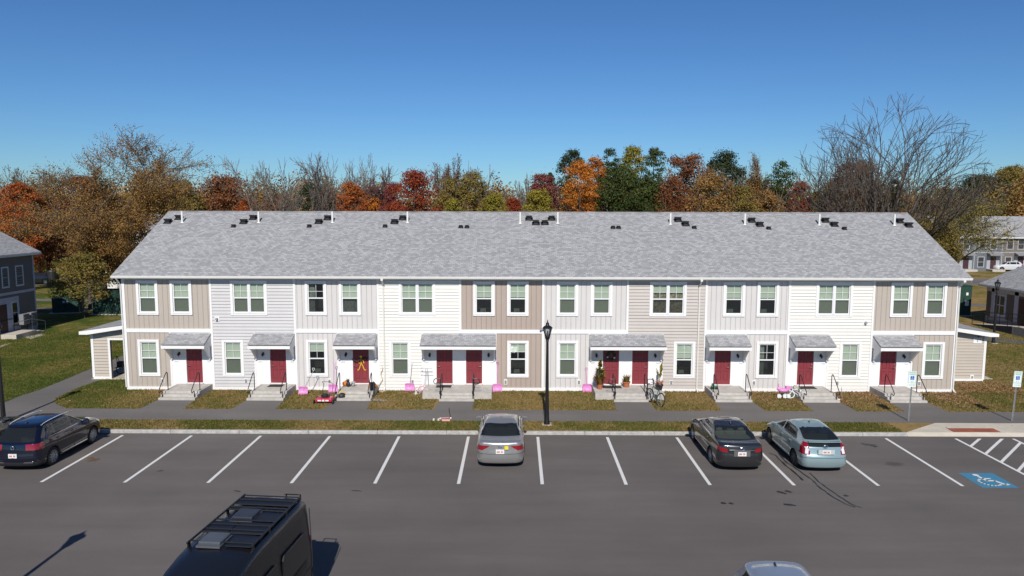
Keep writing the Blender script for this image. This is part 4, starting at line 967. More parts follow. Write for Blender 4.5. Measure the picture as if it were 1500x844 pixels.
# local: y=0 rear doors, +y toward nose
VL=5.9; VW=.92
def vring(y,sc=1,dz=0,zr=2.70):
    w=VW*sc
    pts=[(.0,.34),(w-.08,.34),(w-.01,.46),(w,.9),(w,1.35),(w-.03,1.7),(w-.08,2.3),(w-.115,zr-.14),(w-.15,zr-.05),(w-.22,zr-.01),(.5,zr+.022),(.0,zr+.035)]
    full=[(x,y,z) for x,z in pts]+[(-x,y,z) for x,z in pts[-2:0:-1]]
    return full
m=MB(); st=[(0.0,.965,2.60),(.03,.985,2.66),(.10,1,2.69),(.5,1,2.70),(1.5,1,2.70),(2.3,1,2.70),(2.6,1,2.69),(3.0,.995,2.65),(3.4,.985,2.58),(3.8,.97,2.47),(4.2,.96,2.32),(4.6,.96,2.1),(4.95,.97,1.85),(5.2,.96,1.42),(5.5,.95,1.25),(5.8,.92,1.05),(5.92,.88,.8)]
vs=[];N=None
for y,s_,zr in st:
    r=vring(y,s_,0,2.70); r=[(x,yy,(z if z<.95 else .9+(z-.9)*(zr-.9)/(2.70-.9)) if zr>.95 else min(z,zr)) for x,yy,z in r]; N=len(r); vs+=r
fs=[(i*N+k,i*N+(k+1)%N,(i+1)*N+(k+1)%N,(i+1)*N+k) for i in range(len(st)-1) for k in range(N)]+[tuple(range(N))[::-1],tuple(range((len(st)-1)*N,len(st)*N))]
m.add(vs,fs); vb=m.build('body',pV,van,smooth=True,local=True)
for s in(1,-1):
    m=MB()
    for y0,y1 in((.35,1.75),(1.95,3.15)):                       # pressed side panels
        m.prism([(y0,1.15),(y0+.04,1.1),(y1-.04,1.1),(y1,1.15),(y1-.02,1.95),(y1-.1,2.05),(y0+.12,2.05),(y0+.02,1.95)],'x',s*(VW-.035),s*(VW-.0))
    m.build('side_panel',pV,van,bevel=.01,local=True)
    m=MB(); m.tube([(s*(VW-.055),.02,2.45),(s*(VW+.005),.06,1.3),(s*(VW+.005),.06,.5)],.012,5); m.tube([(s*(VW+.005),.1,1.0),(s*(VW+.005),4.4,1.0)],.02,5); m.build('moulding',blackp,van,local=True)
    m=MB(); m.prism([(3.42,1.42),(4.6,1.42),(4.35,1.95),(3.5,2.0)],'x',s*(VW-.045),s*(VW+.0)); m.build('side_window',carglass,van,local=True)
    m=MB(); m.ball((s*(VW+.2),4.55,1.5),.16,10,(.8,.5,1.3)); m.tube([(s*(VW-.05),4.5,1.45),(s*(VW+.15),4.52,1.45)],.03,6); m.build('mirror',blackp,van,smooth=True,local=True)
    for q in(1.15,4.9): wheel(s*(VW-.13),q,.35,.23,van,s,6)
    m=MB(); 
    for q in(1.15,4.9): m.lathe([(.0,0),(.42,0),(.42,-s*.02)],(s*(VW+.004),q,.37),20,'x')
    m.build('wheel_arch',darkin,van,local=True)
    m=MB(); m.box(s*(VW-.13),s*(VW-.03),-.03,.02,1.2,1.75); m.build('taillight',redl,van,bevel=.01,local=True)
m=MB(); m.add([(-.8,4.52,2.28),(.8,4.52,2.28),(.88,5.12,1.5),(-.88,5.12,1.5)],[(0,1,2,3)]); m.build('windshield',carglass,van,local=True)
m=MB(); m.box(-.78,-.08,-.02,.03,1.45,2.2); m.box(.08,.78,-.02,.03,1.45,2.2); m.build('rear_window',carglass,van,local=True)
m=MB(); m.box(-.012,.012,-.012,.02,.5,2.5); m.box(-.9,.9,-.08,.04,.36,.55); m.build('rear_bumper',blackp,van,bevel=.01,local=True)
m=MB(); m.box(-.02,.1,-.045,.04,2.60,2.70); m.build('brake_light',redl,van,bevel=.01,local=True)
ld=MB(); lx0,lx1=-.24,-.60                        # ladder on the rear right door
for x in(lx0,lx1): ld.tube([(x,-.09,.75),(x,-.12,2.3),(x,-.12,2.72),(x,-.02,2.76)],.017,6)
for z in(.95,1.3,1.65,2.0,2.35,2.72): ld.tube([(lx0,-.12,z),(lx1,-.12,z)],.015,6)
ld.build('rear_ladder',blackm,van,smooth=True,local=True)
ribs=MB()
for x in(-.5,-.3,-.1,.1,.3,.5): ribs.box(x-.014,x+.014,.15,2.5,2.70,2.732)
ribs.build('roof_ribs',pV,van,bevel=.006,local=True)
rk_=MB()
for x in(-.70,.70):
    rk_.box(x-.02,x+.02,.12,2.75,2.755,2.795)
    for y in(.2,1.0,1.9,2.68): rk_.box(x-.016,x+.016,y-.05,y+.05,2.64,2.755)
rk_.build('rack_rail',blackm,van,bevel=.01,local=True)
cb=MB()
for y in(.18,.42,.70,.86,1.0,1.55,1.78,2.02,2.2,2.62): cb.box(-.68,.68,y-.022,y+.022,2.765,2.79)
cb.build('rack_bar',blackm,van,bevel=.01,local=True)
sol=pm('solar_black',(.010,.012,.018),.5)
for x0,x1,y0,y1 in((-.68,-.12,2.25,2.75),(-.68,-.12,1.08,1.5),(-.1,.68,.75,.97),(.12,.68,1.6,2.12),(-.68,.68,.24,.66),(-.68,.1,1.6,2.12)):
    m=MB(); m.box(x0,x1,y0,y1,2.742,2.762); m.build('solar_panel',sol,van,bevel=.005,local=True)
for xx,y0,c_ in((.12,1.02,(.03,.034,.045)),(.22,2.28,(.075,.085,.10))):
    m=MB(); m.box(xx-.24,xx+.24,y0,y0+.48,2.74,2.83); vv=m.build('roof_fan',pm('fan_cover_'+str(int(c_[0]*100)),c_,.4),van,bevel=.03,local=True,seg=3)
    m=MB(); m.box(xx-.26,xx+.26,y0-.03,y0+.53,2.72,2.76); m.build('fan_flange',pm('fan_flange',(.09,.095,.11),.5),vv,local=True)
# ------------------------------------------------------------ street lamps
def lamp(px,label,loc,h=4.62,tilt=0):
    t=thing('street_lamp',label,'lamp',(loc[0],loc[1],GZ),0,'black lantern street lamps')
    m=MB(); m.lathe([(.14,0),(.135,.12),(.105,.22),(.095,.6),(.085,1.0),(.055,h-.95),(.05,h-.82)],n=14); p=m.build('pole',blackm,t,smooth=True,local=True)
    m=MB(); m.box(-.22,.22,-.22,.22,-.05,.03); m.build('base_pad',concw,t,local=True)
    m=MB(); m.lathe([(.055,h-.86),(.075,h-.83),(.06,h-.78),(.11,h-.70),(.115,h-.62),(.135,h-.60),(.13,h-.585)],n=14); m.build('lantern_neck',blackm,t,smooth=True,local=True)
    m=MB(); m.lathe([(.105,h-.585),(.135,h-.5),(.185,h-.30),(.20,h-.24)],n=16); m.build('lantern_glass',lampglass,t,smooth=True,local=True)
    m=MB(); m.lathe([(.0,h-.58),(.03,h-.58),(.035,h-.42),(.02,h-.36),(0,h-.36)],n=8); m.build('bulb',white,t,smooth=True,local=True)
    m=MB()
    for k in range(6):
        a=PI/3*k; m.tube([(.108*math.cos(a),.108*math.sin(a),h-.585),(.137*math.cos(a),.137*math.sin(a),h-.5),(.203*math.cos(a),.203*math.sin(a),h-.24)],.008,5)
    m.build('lantern_ribs',blackm,t,local=True)
    m=MB(); m.lathe([(.225,h-.25),(.225,h-.225),(.17,h-.17),(.10,h-.13),(.075,h-.10),(.072,h-.02),(.04,h+.0),(.022,h+.03),(.03,h+.06),(.008,h+.12),(0,h+.16)],n=16); m.build('lantern_cap',blackm,t,smooth=True,local=True)
    return t
lamp(0,'black lantern street lamp on the grass strip before the middle of the row',G(801,622,GZ))
lamp(0,'black lantern street lamp at the left picture edge beside the navy suv',G(5.5,619,GZ))
lamp(0,'black lantern street lamp on the lawn by the ramp of the low house at right',G(1455,503,GZ))
t=lamp(0,'black lantern street lamp out in the lot casting the pole shadow at lower left',(-13.0,15.15)); t.location.z=0
m=MB(); m.box(-.26,.26,-.12,.12,2.3,3.0); 
# ------------------------------------------------------------ accessible parking signs
sgreen=pm('sign_green',(.03,.33,.2),.5); sgw=pm('sign_white',(.72,.78,.76),.35); postm=steel
def hsign(px,py,label,lean):
    x,y=G(px,py,GZ); t=thing('parking_sign',label,'sign',(x,y,GZ),0,'accessible parking signs'); t.rotation_euler=(0,lean,0)
    m=MB(); m.prism([(-.035,0),(-.022,0),(-.016,.026),(.016,.026),(.022,0),(.035,0),(.035,.005),(.026,.007),(.02,.032),(-.02,.032),(-.026,.007),(-.035,.005)],'z',-.1,2.28); m.build('post',postm,t,local=True)
    m=MB(); m.box(-.19,.19,-.012,-.002,1.78,2.33); p=m.build('sign_panel',sgw,t,local=True)
    m=MB()
    for a,b,c,d in((-.175,.175,2.30,2.308),(-.175,.175,1.795,1.803)): m.box(a,b,-.015,-.012,c,d)
    m.box(-.175,-.167,-.015,-.012,1.803,2.30); m.box(.167,.175,-.015,-.012,1.803,2.30); m.build('sign_border',sgreen,p,local=True)
    m=MB(); m.box(-.085,.085,-.017,-.012,1.93,2.10); m.build('symbol_panel',bluep,p,local=True)
    m=MB(); isa(m,.0,2.01,.15,lambda u,v:(u,-.0195,v)); m.build('symbol',white,p,local=True)
    for tx,z,s_ in(('RESERVED',2.25,.062),('PARKING',2.175,.062)):
        o=text_mesh(tx,s_,(0,0,0),sgreen,None,name='lettering'); o.parent=p; o.location=(0,-.016,z)
    o=text_mesh('←→',.07,(0,0,0),sgreen,None,name='lettering'); o.parent=p; o.location=(0,-.016,1.86)
    m=MB(); m.box(-.185,.185,-.012,-.002,1.60,1.77); p2=m.build('lower_panel',sgw,t,local=True)
    o=text_mesh('VAN ACCESSIBLE',.036,(0,0,0),sgreen,None,name='lettering'); o.parent=p2; o.location=(0,-.016,1.69)
    return t
hsign(1331,617,'white and blue accessible parking sign, left one, before the rightmost red door',.02)
hsign(1482.5,617,'white and blue accessible parking sign, right one, standing before the open lawn',.05)
# ------------------------------------------------------------ neighbouring houses
def Yface(X,side):                        # facade lies in plane x=X, faces side (+1/-1); P(a=y, depth, z)
    return lambda a,y,c:(X-side*y,a,c)
def simple_win(par,X,side,y0,y1,z0,z1,dbl=False):
    m=MB(); s=side; e=.045; tw=.11
    bx=lambda a,b,c,d,p0=0,p1=e,mm=m:mm.box(X+s*p0,X+s*p1,a,b,c,d)
    bx(y0-tw,y0,z0-tw,z1+tw); bx(y1,y1+tw,z0-tw,z1+tw); bx(y0,y1,z1,z1+tw); bx(y0,y1,z0-tw,z0)
    mid=(z0+z1)/2; bx(y0,y1,mid-.03,mid+.03,0,.03)
    if dbl: c=(y0+y1)/2; bx(c-.04,c+.04,z0,mid-.03,0,.03); bx(c-.04,c+.04,mid+.03,z1,0,.03)
    w_=m.build('window',pm('trim_grey_white',(.62,.62,.64),.6),par)
    g_=MB(); g_.box(X+s*.002,X+s*.012,y0,y1,z0,z1); g_.build('pane',pm('dark_pane',(.012,.015,.017),.08,spec=.8),w_)
XL=-38.35; YC=57.3; YN=34.0
lh=thing('side_house','dark sided two storey house at the left picture edge with grey roof and concrete stoop','house',(XL-6,46,GZ))
H=EAVE; m=MB()
q=MB(); lap(q,YN,YC,GZ+.3,H,0,[],Yface(XL,1)); q.build('siding',SID['greyH'],lh)
for y in(YN,YC):
    m=MB(); m.add([(XL,y,GZ),(XL-12.3,y,GZ),(XL-12.3,y,H),(XL-6.15,y,RZ-.15),(XL,y,H)],[(0,1,2,3,4)]); m.build('end_wall',SID['tanH'],lh)
m=MB(); m.quad((XL-12.3,YN,GZ),(XL-12.3,YC,GZ),(XL-12.3,YC,H),(XL-12.3,YN,H)); m.box(XL-.01,XL+.03,YN,YC,GZ,GZ+.3); m.build('foundation',conc,lh)
m=MB(); m.quad((XL+.4,YN-.4,H+.12),(XL+.4,YC+.45,H+.12),(XL-6.15,YC+.45,RZ),(XL-6.15,YN-.4,RZ)); m.quad((XL-12.7,YN-.4,H+.12),(XL-12.7,YC+.45,H+.12),(XL-6.15,YC+.45,RZ),(XL-6.15,YN-.4,RZ)); r_=m.build('roof',shingle,lh); roof_uv(r_.data); q_=r_.modifiers.new('t','SOLIDIFY'); q_.thickness=.06; q_.offset=0
m=MB(); m.box(XL+.36,XL+.46,YN-.4,YC+.45,H-.05,H+.10); m.build('gutter',gutterw,lh)
m=MB(); m.box(XL,XL+.4,YN,YC,H-.06,H-.05); m.build('soffit',white,lh)
m=MB(); m.box(XL,XL+.05,YC-.12,YC+.02,GZ+.2,H-.1); m.box(XL+.0,XL+.045,YN,YC-.12,3.2,3.4); m.build('trim',pm('trim_lilac',(.5,.48,.52),.6),lh)
def ly(px): # y on left facade from picture column
    r=ray(px,440); return XL/r.x*r.y
for a,b in((4.5,14.5),(25,36)): 
    simple_win(lh,XL+.0,1,ly(a+1),ly(b-1),W(0,416,56)[1],W(0,390,56)[1])
for k in range(5):
    yb=50-k*3.4; simple_win(lh,XL,1,yb-1.9,yb-1.0,4.2,5.8); simple_win(lh,XL,1,yb-1.9,yb-1.0,.95,2.6)
m=MB(); m.box(XL,XL+.04,ly(-12),ly(27),.45,3.0); m.build('door_surround',pm('surround_grey',(.5,.5,.56),.6),lh)
simple_win(lh,XL+.04,1,ly(16),ly(23.5),1.0,2.55)
m=MB(); m.box(XL+.04,XL+.07,ly(-3),ly(8),.45,2.55); m.build('door',pm('door_dark',(.05,.02,.025),.5),lh)
m=MB(); m.box(XL,XL+1.6,ly(-12),ly(20),GZ,.45); m.box(XL,XL+1.6,ly(20),ly(27),GZ,.34); m.box(XL,XL+1.6,ly(27),ly(32),GZ,.23); m.build('stoop',concw,lh)
for xx in(XL+.1,XL+1.5):
    m=MB(); m.tube([(xx,ly(16),.45),(xx,ly(16),1.35),(xx,ly(36),.95),(xx,ly(36),GZ)],.022,6); m.tube([(xx,ly(-5),1.35),(xx,ly(16),1.35)],.022,6); m.build('handrail',steel if xx>XL+1 else blackm,lh)
acm=pm('ac_grey',(.2,.2,.21),.6)
for i,yy in enumerate((56.0,56.9)):
    a=thing('ac_unit',['grey air conditioning condenser nearer the stoop of the left house','grey air conditioning condenser at the far corner of the left house'][i],'air conditioner',(XL+.9,yy-1.1+.0,GZ+.0),0,'condensers beside the left house')
    m=MB(); m.box(-.42,-.06,-.36,.36,.75,1.55); m.build('housing',acm,a,bevel=.02,local=True); m=MB(); m.tube([(-.05,.26*math.cos(t_),1.15+.26*math.sin(t_)) for t_ in [2*PI*k/16 for k in range(17)]],.015,5); m.tube([(-.05,.13*math.cos(t_),1.15+.13*math.sin(t_)) for t_ in [2*PI*k/16 for k in range(17)]],.01,5); m.build('fan_grille',blackm,a,local=True)
    m=MB(); m.box(-.9,-.06,-.34,-.28,.70,.75); m.box(-.9,-.06,.28,.34,.70,.75); m.build('bracket',blackm,a,local=True)
for s_,(a,b) in enumerate(((40,50),)):
    pass
sheet('stoop_pad',[G(35,494,GZ),G(62,489,GZ),G(66,491,GZ),G(44,497,GZ)],GZ+.006,concw)
sheet('stoop_pad',[G(-10,509,GZ),G(18,502,GZ),G(8,506,GZ),G(-10,514,GZ)],GZ+.006,concw)
# right low house
XR=40.9; YF1=62.9; YN1=42.0; HR=3.25
rh=thing('community_house','low single storey house at the right picture edge with grey hipless roof, brown siding and a railed ramp','house',(XR+8,52,GZ))
rh['label']='low brown sided single storey house at the right edge with a railed ramp'
bw=lambda px:(lambda r:XR/r.x*r.y)(ray(px,450))
q=MB(); flat(q,YN1,YF1,GZ+.5,HR,0,[],Yface(XR,-1)); q.build('siding',SID['brownY'],rh)
m=MB(); m.box(XR,XR+.02,YN1,YF1,GZ,GZ+.5); m.build('foundation',conc,rh)
for y in(YN1,YF1): m=MB(); m.add([(XR,y,GZ),(XR+16,y,GZ),(XR+16,y,HR),(XR+8,y,6.6),(XR,y,HR)],[(0,1,2,3,4)]); m.build('end_wall',SID['tanH'],rh)
m=MB(); m.quad((XR-.5,YN1-.4,HR+.1),(XR-.5,YF1+.4,HR+.1),(XR+8,YF1+.4,6.95),(XR+8,YN1-.4,6.95)); m.quad((XR+16.5,YN1-.4,HR+.1),(XR+16.5,YF1+.4,HR+.1),(XR+8,YF1+.4,6.95),(XR+8,YN1-.4,6.95)); r_=m.build('roof',shingle,rh); roof_uv(r_.data); q_=r_.modifiers.new('t','SOLIDIFY'); q_.thickness=.06; q_.offset=0
m=MB(); m.box(XR-.56,XR-.46,YN1-.4,YF1+.4,HR-.06,HR+.09); m.build('gutter',gutterw,rh); m=MB(); m.box(XR-.5,XR,YN1,YF1,HR-.07,HR-.06); m.build('soffit',white,rh)
m=MB()
for a,b in((1452,1456),(1486,1492)): m.box(XR-.05,XR,bw(b),bw(a),GZ+.4,HR-.1)
m.box(XR-.05,XR,bw(1500)-6,YF1,HR-.45,HR-.07); m.build('trim',pm('trim_lilac',(.5,.48,.52),.6),rh)
m=MB(); m.box(XR-.02,XR,bw(1474),bw(1456),GZ+.4,HR-.45); m.build('window_surround',pm('surround_grey',(.5,.5,.56),.6),rh)
simple_win(rh,XR-.02,-1,bw(1472),bw(1457.5),.98,2.55,True)
m=MB(); m.box(XR-.04,XR,bw(1512),bw(1493),.45,2.6); m.build('door',pm('door_dark',(.05,.02,.025),.5),rh)
ra=thing('ramp','concrete access ramp with black railings along the low house at right','ramp',(XR-1.6,57,GZ))
m=MB(); m.prism([(61.2,GZ),(61.2,GZ+.04),(55.4,.80),(50.5,.80),(50.5,GZ)],'x',XR-2.3,XR-.9); m.build('ramp_slab',concw,ra)
m=MB(); m.prism([(61.0,GZ),(61.0,GZ+.05),(56.0,.77),(56.0,GZ)],'x',XR-2.34,XR-2.31); m.build('ramp_side',pm('ramp_dark',(.07,.07,.075),.8),ra)
for xx in(XR-2.25,XR-.95):
    m=MB(); zz=lambda y:GZ+.04+max(0,min(1,(61.2-y)/5.8))*.64
    for y in(61.1,59.6,58.1,56.7,55.4,53.8,52.2,50.6): m.tube([(xx,y,zz(y)),(xx,y,zz(y)+.95)],.025,6)
    for dz in(.3,.62,.95): m.tube([(xx,61.6 if dz>.9 else 61.1,GZ+.04+dz),(xx,55.4,.80+dz-.02),(xx,50.6,.80+dz-.02)],.02,6)
    m.build('railing',blackm,ra)
# far row at right and pale block at left, both in two storeys
def far_row(name,label,x0,x1,Y,sidmats,dark,unit=4.45,eave=5.6,rz=9.3):
    t=thing(name,label,'townhouses',((x0+x1)/2,Y+5,GZ)); n=max(1,int(round((x1-x0)/unit))); u=(x1-x0)/n
    tm=pm('trim_dull',(.36,.37,.40),.6) if dark else white
    wn=[]
    for i in range(n):
        a,b=x0+i*u,x0+(i+1)*u; mt=sidmats[i%len(sidmats)]
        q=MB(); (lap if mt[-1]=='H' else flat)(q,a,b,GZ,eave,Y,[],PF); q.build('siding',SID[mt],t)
        m=MB(); m.box(a-.06,a+.06,Y-.05,Y-.01,GZ,eave); m.box(a+.06,b-.06,Y-.048,Y-.01,3.0,3.16); m.build('trim',tm,t)
        for c,z0,z1 in((a+u*.28,3.65,5.15),(a+u*.68,3.65,5.15),(a+u*.25,.8,2.3)):
            m=MB(); m.box(c-.56,c+.56,Y-.06,Y-.02,z0-.12,z0); m.box(c-.56,c+.56,Y-.06,Y-.02,z1,z1+.12); m.box(c-.56,c-.43,Y-.06,Y-.02,z0,z1); m.box(c+.43,c+.56,Y-.06,Y-.02,z0,z1); m.box(c-.43,c+.43,Y-.05,Y-.02,(z0+z1)/2-.03,(z0+z1)/2+.03); w_=m.build('window',tm,t)
            m=MB(); m.box(c-.43,c+.43,Y-.035,Y-.026,z0,z1); m.build('pane',pm('dark_pane',(.012,.015,.017),.08,spec=.8),w_)
        c=a+u*.7; m=MB(); m.box(c-1.0,c+1.0,Y-.04,Y-.01,.4,2.9); m.build('door_surround',tm,t); m=MB(); m.box(c-.45,c+.45,Y-.06,Y-.04,.45,2.45); m.build('door',pm('door_dark',(.05,.02,.025),.5) if dark else doorred,t)
        m=MB(); m.prism([(Y-1.0,2.75),(Y,3.1),(Y,2.6),(Y-1.0,2.6)],'x',c-1.05,c+1.05); m.build('canopy',shingle,t); m=MB(); m.box(c-1,c+1,Y-1.6,Y-.1,GZ,.45); m.build('porch_steps',conc,t)
    m=MB()
    for x in(x0,x1): m.add([(x,Y,GZ),(x,Y+12,GZ),(x,Y+12,eave),(x,Y+6,rz-.15),(x,Y,eave)],[(0,1,2,3,4)])
    m.quad((x0,Y+12,GZ),(x1,Y+12,GZ),(x1,Y+12,eave),(x0,Y+12,eave)); m.build('end_wall',SID['tanH' if not dark else 'blueH'],t)
    m=MB(); m.quad((x0-.4,Y-.4,eave+.1),(x1+.4,Y-.4,eave+.1),(x1+.4,Y+6,rz),(x0-.4,Y+6,rz)); m.quad((x0-.4,Y+12.4,eave+.1),(x1+.4,Y+12.4,eave+.1),(x1+.4,Y+6,rz),(x0-.4,Y+6,rz)); r_=m.build('roof',shingle,t); roof_uv(r_.data); q_=r_.modifiers.new('t','SOLIDIFY'); q_.thickness=.06; q_.offset=0
    m=MB(); m.box(x0-.4,x1+.4,Y-.47,Y-.38,eave-.08,eave+.08); m.build('gutter',gutterw,t)
    return t
far_row('far_townhouses','long two storey grey blue row at far right, half hidden by a thin yellow tree',G(1372,400,0)[0]+3,112,116,['blueH','greyV' if False else 'blueH','greyH'],True,eave=5.4,rz=8.75)
far_row('rear_townhouses','pale cream block glimpsed through the big brown tree behind the left roof end',-49.5,-22.5,87,['creamH','paleV','lilacH'],False,eave=5.7,rz=9.0)
# ------------------------------------------------------------ green utility boxes
def ubox(label,px,py,wd,dp,ht,stickers):
    x,y=G(px,py,GZ); t=thing('utility_box',label,'utility box',(x,y+dp/2,GZ),0,'green utility boxes')
    m=MB(); m.box(-wd/2,wd/2,-dp/2,dp/2,.06,ht); b=m.build('cabinet',greenp,t,bevel=.02,local=True)
    m=MB(); m.box(-wd/2-.03,wd/2+.03,-dp/2-.05,dp/2+.05,ht,ht+.05); m.build('lid',greenp,t,bevel=.015,local=True)
    m=MB(); m.box(-wd/2-.25,wd/2+.25,-dp/2-.25,dp/2+.25,-.05,.06); m.build('pad',conc,t,local=True)
    m=MB(); m.box(-.006,.006,-dp/2-.008,-dp/2,.12,ht-.05); m.box(-.1,-.03,-dp/2-.03,-dp/2,ht*.45,ht*.6); m.build('door_latch',blackp,t,local=True)
    for a,b_,c,d in stickers: m=MB(); m.box(a,b_,-dp/2-.014,-dp/2-.004,c,d); m.build('sticker',white,b,local=True)
    return t
t=ubox('low green transformer box with two white stickers on the lawn behind the left house',93,459,2.2,1.6,1.35,[(-.2,-.02,.95,1.15),(.08,.26,.95,1.15)]); t.rotation_euler.z=R(14)
ubox('tall dark green utility cabinet behind the left shed, under the big brown tree',158,461,2.7,1.8,2.15,[(-.9,-.7,1.2,1.35),(.3,.42,1.3,1.4),(.7,.8,.9,1.0)])
ubox('tall green utility cabinet with two white labels right of the roof end',1411,463,1.3,1.2,2.75,[(.13,.33,1.9,2.15),(.08,.42,.95,1.4)])
# ------------------------------------------------------------ cars far away
def small_car(label,x,y,rz,col,nm):
    p=paint(nm,col,.3,.3); s=dict(sv2); s['ns']=30
    return vehicle('distant_car',label,'car',(x,y),rz,p,s,None,False)[0]
x,y=G(53,417,GZ); t=small_car('black car parked far behind the left house corner',x-.2,y+1,PI/2,(.01,.01,.012),'paint_far_black'); t.location.z=GZ
for px,py,lb,c_ in((1422,396,'white car far right, leftmost of the cars before the distant row',(.7,.7,.7)),(1438,395.5,'silver car far right, between the white cars before the distant row',(.5,.52,.55)),(1474,397,'white car far right, nearest the low house roof',(.72,.72,.72))):
    x,y=G(px,py,GZ); t=small_car(lb,x,y,PI/2,c_,'paint_far_%d'%px); t.location.z=GZ; t['group']='cars before the distant row'
# ------------------------------------------------------------ small things by the doors
orange=pm('pumpkin_orange',(.60,.17,.02),.5); stemg=pm('stem_green',(.06,.09,.02),.8); wood=pm('handle_wood',(.45,.33,.2),.7); silverp=pm('handle_silver',(.5,.5,.52),.35,.6); redp=pm('mower_red',(.50,.015,.07),.35,coat=.5); yelp=pm('yellow_plastic',(.75,.45,.03),.5); whp=pm('white_plastic',(.75,.78,.76),.4); greyp=pm('grey_plastic',(.3,.3,.3),.5)
def at(px,py,z=GZ): return G(px,py,z)
def shovel(label,px,py,lean,rod,loc=None,hl=1.25,z=GZ):
    x,y=loc or at(px,py,z); t=thing('snow_shovel',label,'snow shovel',(x,y,z),0,'pink snow shovels against the wall')
    m=MB(); n=8; a=[]
    for i in range(n+1):
        u=-1+2*i/n
        a.append((.23*u,-.06*(u*u),0.0)); 
    vs=[];
    for k,(dz,dy) in enumerate(((0,-.05),(.12,.03),(.25,.06),(.36,.05),(.42,0.0))):
        for i in range(n+1):
            u=-1+2*i/n; vs.append((.24*u*(1 if k<4 else .9),dy-.06*u*u*(1)+.03,dz))
    fs=[(k*(n+1)+i,k*(n+1)+i+1,(k+1)*(n+1)+i+1,(k+1)*(n+1)+i) for k in range(4) for i in range(n)]
    m.add(vs,fs); b=m.build('blade',pink,t,smooth=True,local=True); q=b.modifiers.new('t','SOLIDIFY'); q.thickness=.012
    m=MB(); top=(lean[0],lean[1],.36+hl*.86); m.tube([(0,.07,.2),top],.016,8); m.build('handle',rod,t,local=True)
    m=MB(); tx,ty,tz=top; m.tube([(tx,ty,tz),(tx-.06,ty,tz+.05),(tx-.06,ty,tz+.13),(tx+.06,ty,tz+.13),(tx+.06,ty,tz+.05),(tx,ty,tz)],.014,6); m.build('grip',pink if rod is pink else whp,t,local=True)
    return t
shovel('pink snow shovel with a dark handle leaning right, left of the red lawn mower',444,578,(.52,.2,0),greyp,hl=1.0)
shovel('pink snow shovel upright by the left rail of the third red door',488,575,(.08,.15,0),pink)
shovel('pink snow shovel left of the pink child bicycle by the double porch',600,573,(.13,.15,0),greyp)
shovel('pink snow shovel just right of the left double porch',728.5,574,(0,.15,0),pink,hl=1.3)
shovel('pink snow shovel lying low left of the tall potted plant',860,574,(-.05,.15,0),pink,hl=.9)
shovel('pink snow shovel with upright handle behind the pink scooter heap near the ninth door',1145,571,(-.1,.15,0),wood)
shovel('grey handled shovel standing left of the ninth red door steps',1155,572,(.18,.15,0),greyp)
# lawn mower
x,y=at(476,590); mw=thing('lawn_mower','red lawn mower with black engine on the grass before the third window','lawn mower',(x,y,GZ),R(0))
m=MB(); m.prism([(-.40,.10),(.40,.10),(.42,.18),(.36,.27),(-.36,.27),(-.42,.18)],'y',-.27,.33); m.build('deck',redp,mw,bevel=.03,local=True)
m=MB(); m.lathe([(.15,.27),(.17,.33),(.16,.42),(.10,.46),(0,.46)],(0,.05,0),14); m.box(-.2,.2,.0,.2,.27,.36); m.build('engine',blackp,mw,smooth=True,local=True)
for sx_ in(-1,1):
    for yy in(-.27,.33): m=MB(); m.lathe([(0,-.03),(.10,-.03),(.115,-.02),(.115,.02),(.10,.03),(0,.03)],(sx_*.47,yy,.115),16,'x'); m.build('wheel',rubber,mw,local=True)
m=MB(); m.tube([(-.24,.35,.2),(-.24,.75,.75),(-.2,.35,.98),(.2,.35,.98),(.24,.75,.75),(.24,.35,.2)],.014,6); m.build('handlebar',blackm,mw,local=True)
m=MB(); 
for a,b,c,d in((-.28,-.1,.15,.21),(-.06,.05,.14,.22),(.1,.26,.15,.21)): m.box(a,b,-.30,-.272,c,d)
m.build('decal',whp,mw,local=True)
# string trimmer / tools heap right of mower
x,y=at(501,585); hp=thing('leaf_blower','black garden blower with yellow grip beside the red mower','leaf blower',(x,y,GZ),R(30))
m=MB(); m.ball((0,0,.17),.17,12,(1.2,1,1)); m.tube([(.1,0,.17),(.4,.02,.13),(.62,.03,.08)],[.07,.06,.05],8); m.build('housing',blackp,hp,smooth=True,local=True); m=MB(); m.tube([(-.15,0,.3),(-.05,0,.42),(.1,0,.4),(.15,0,.28)],.025,6); m.build('grip',yelp,hp,smooth=True,local=True)
# pumpkins and seasonal figures
def pumpkin(label,x,y,z,r):
    t=thing('pumpkin',label,'pumpkin',(x,y,z),0,'pumpkins on the third porch'); m=MB(); n=40; vs=[];fs=[]
    for j in range(11):
        ph=PI*j/10
        for i in range(n):
            a=2*PI*i/n; rr=r*math.sin(ph)*(1+.07*math.cos(8*a)); vs.append((rr*math.cos(a),rr*math.sin(a),r*.82-r*.82*math.cos(ph)))
    for j in range(10):
        for i in range(n): fs.append((j*n+i,j*n+(i+1)%n,(j+1)*n+(i+1)%n,(j+1)*n+i))
    m.add(vs,fs); m.build('flesh',orange,t,smooth=True,local=True); m=MB(); m.tube([(0,0,r*1.6),(.02,0,r*1.75),(.06,0,r*1.9)],[.03,.02,.018],6); m.build('stem',stemg,t,local=True)
pumpkin('orange pumpkin by the right rail of the third porch',DX[2]+.82,36.75,LZ,.21)
pumpkin('small orange pumpkin left of the third red door',DX[2]-.72,37.35,LZ,.17)
c=thing('cat_figure','black cat shaped ornament sitting between small pumpkin and third door','ornament',(DX[2]-.55,37.2,LZ))
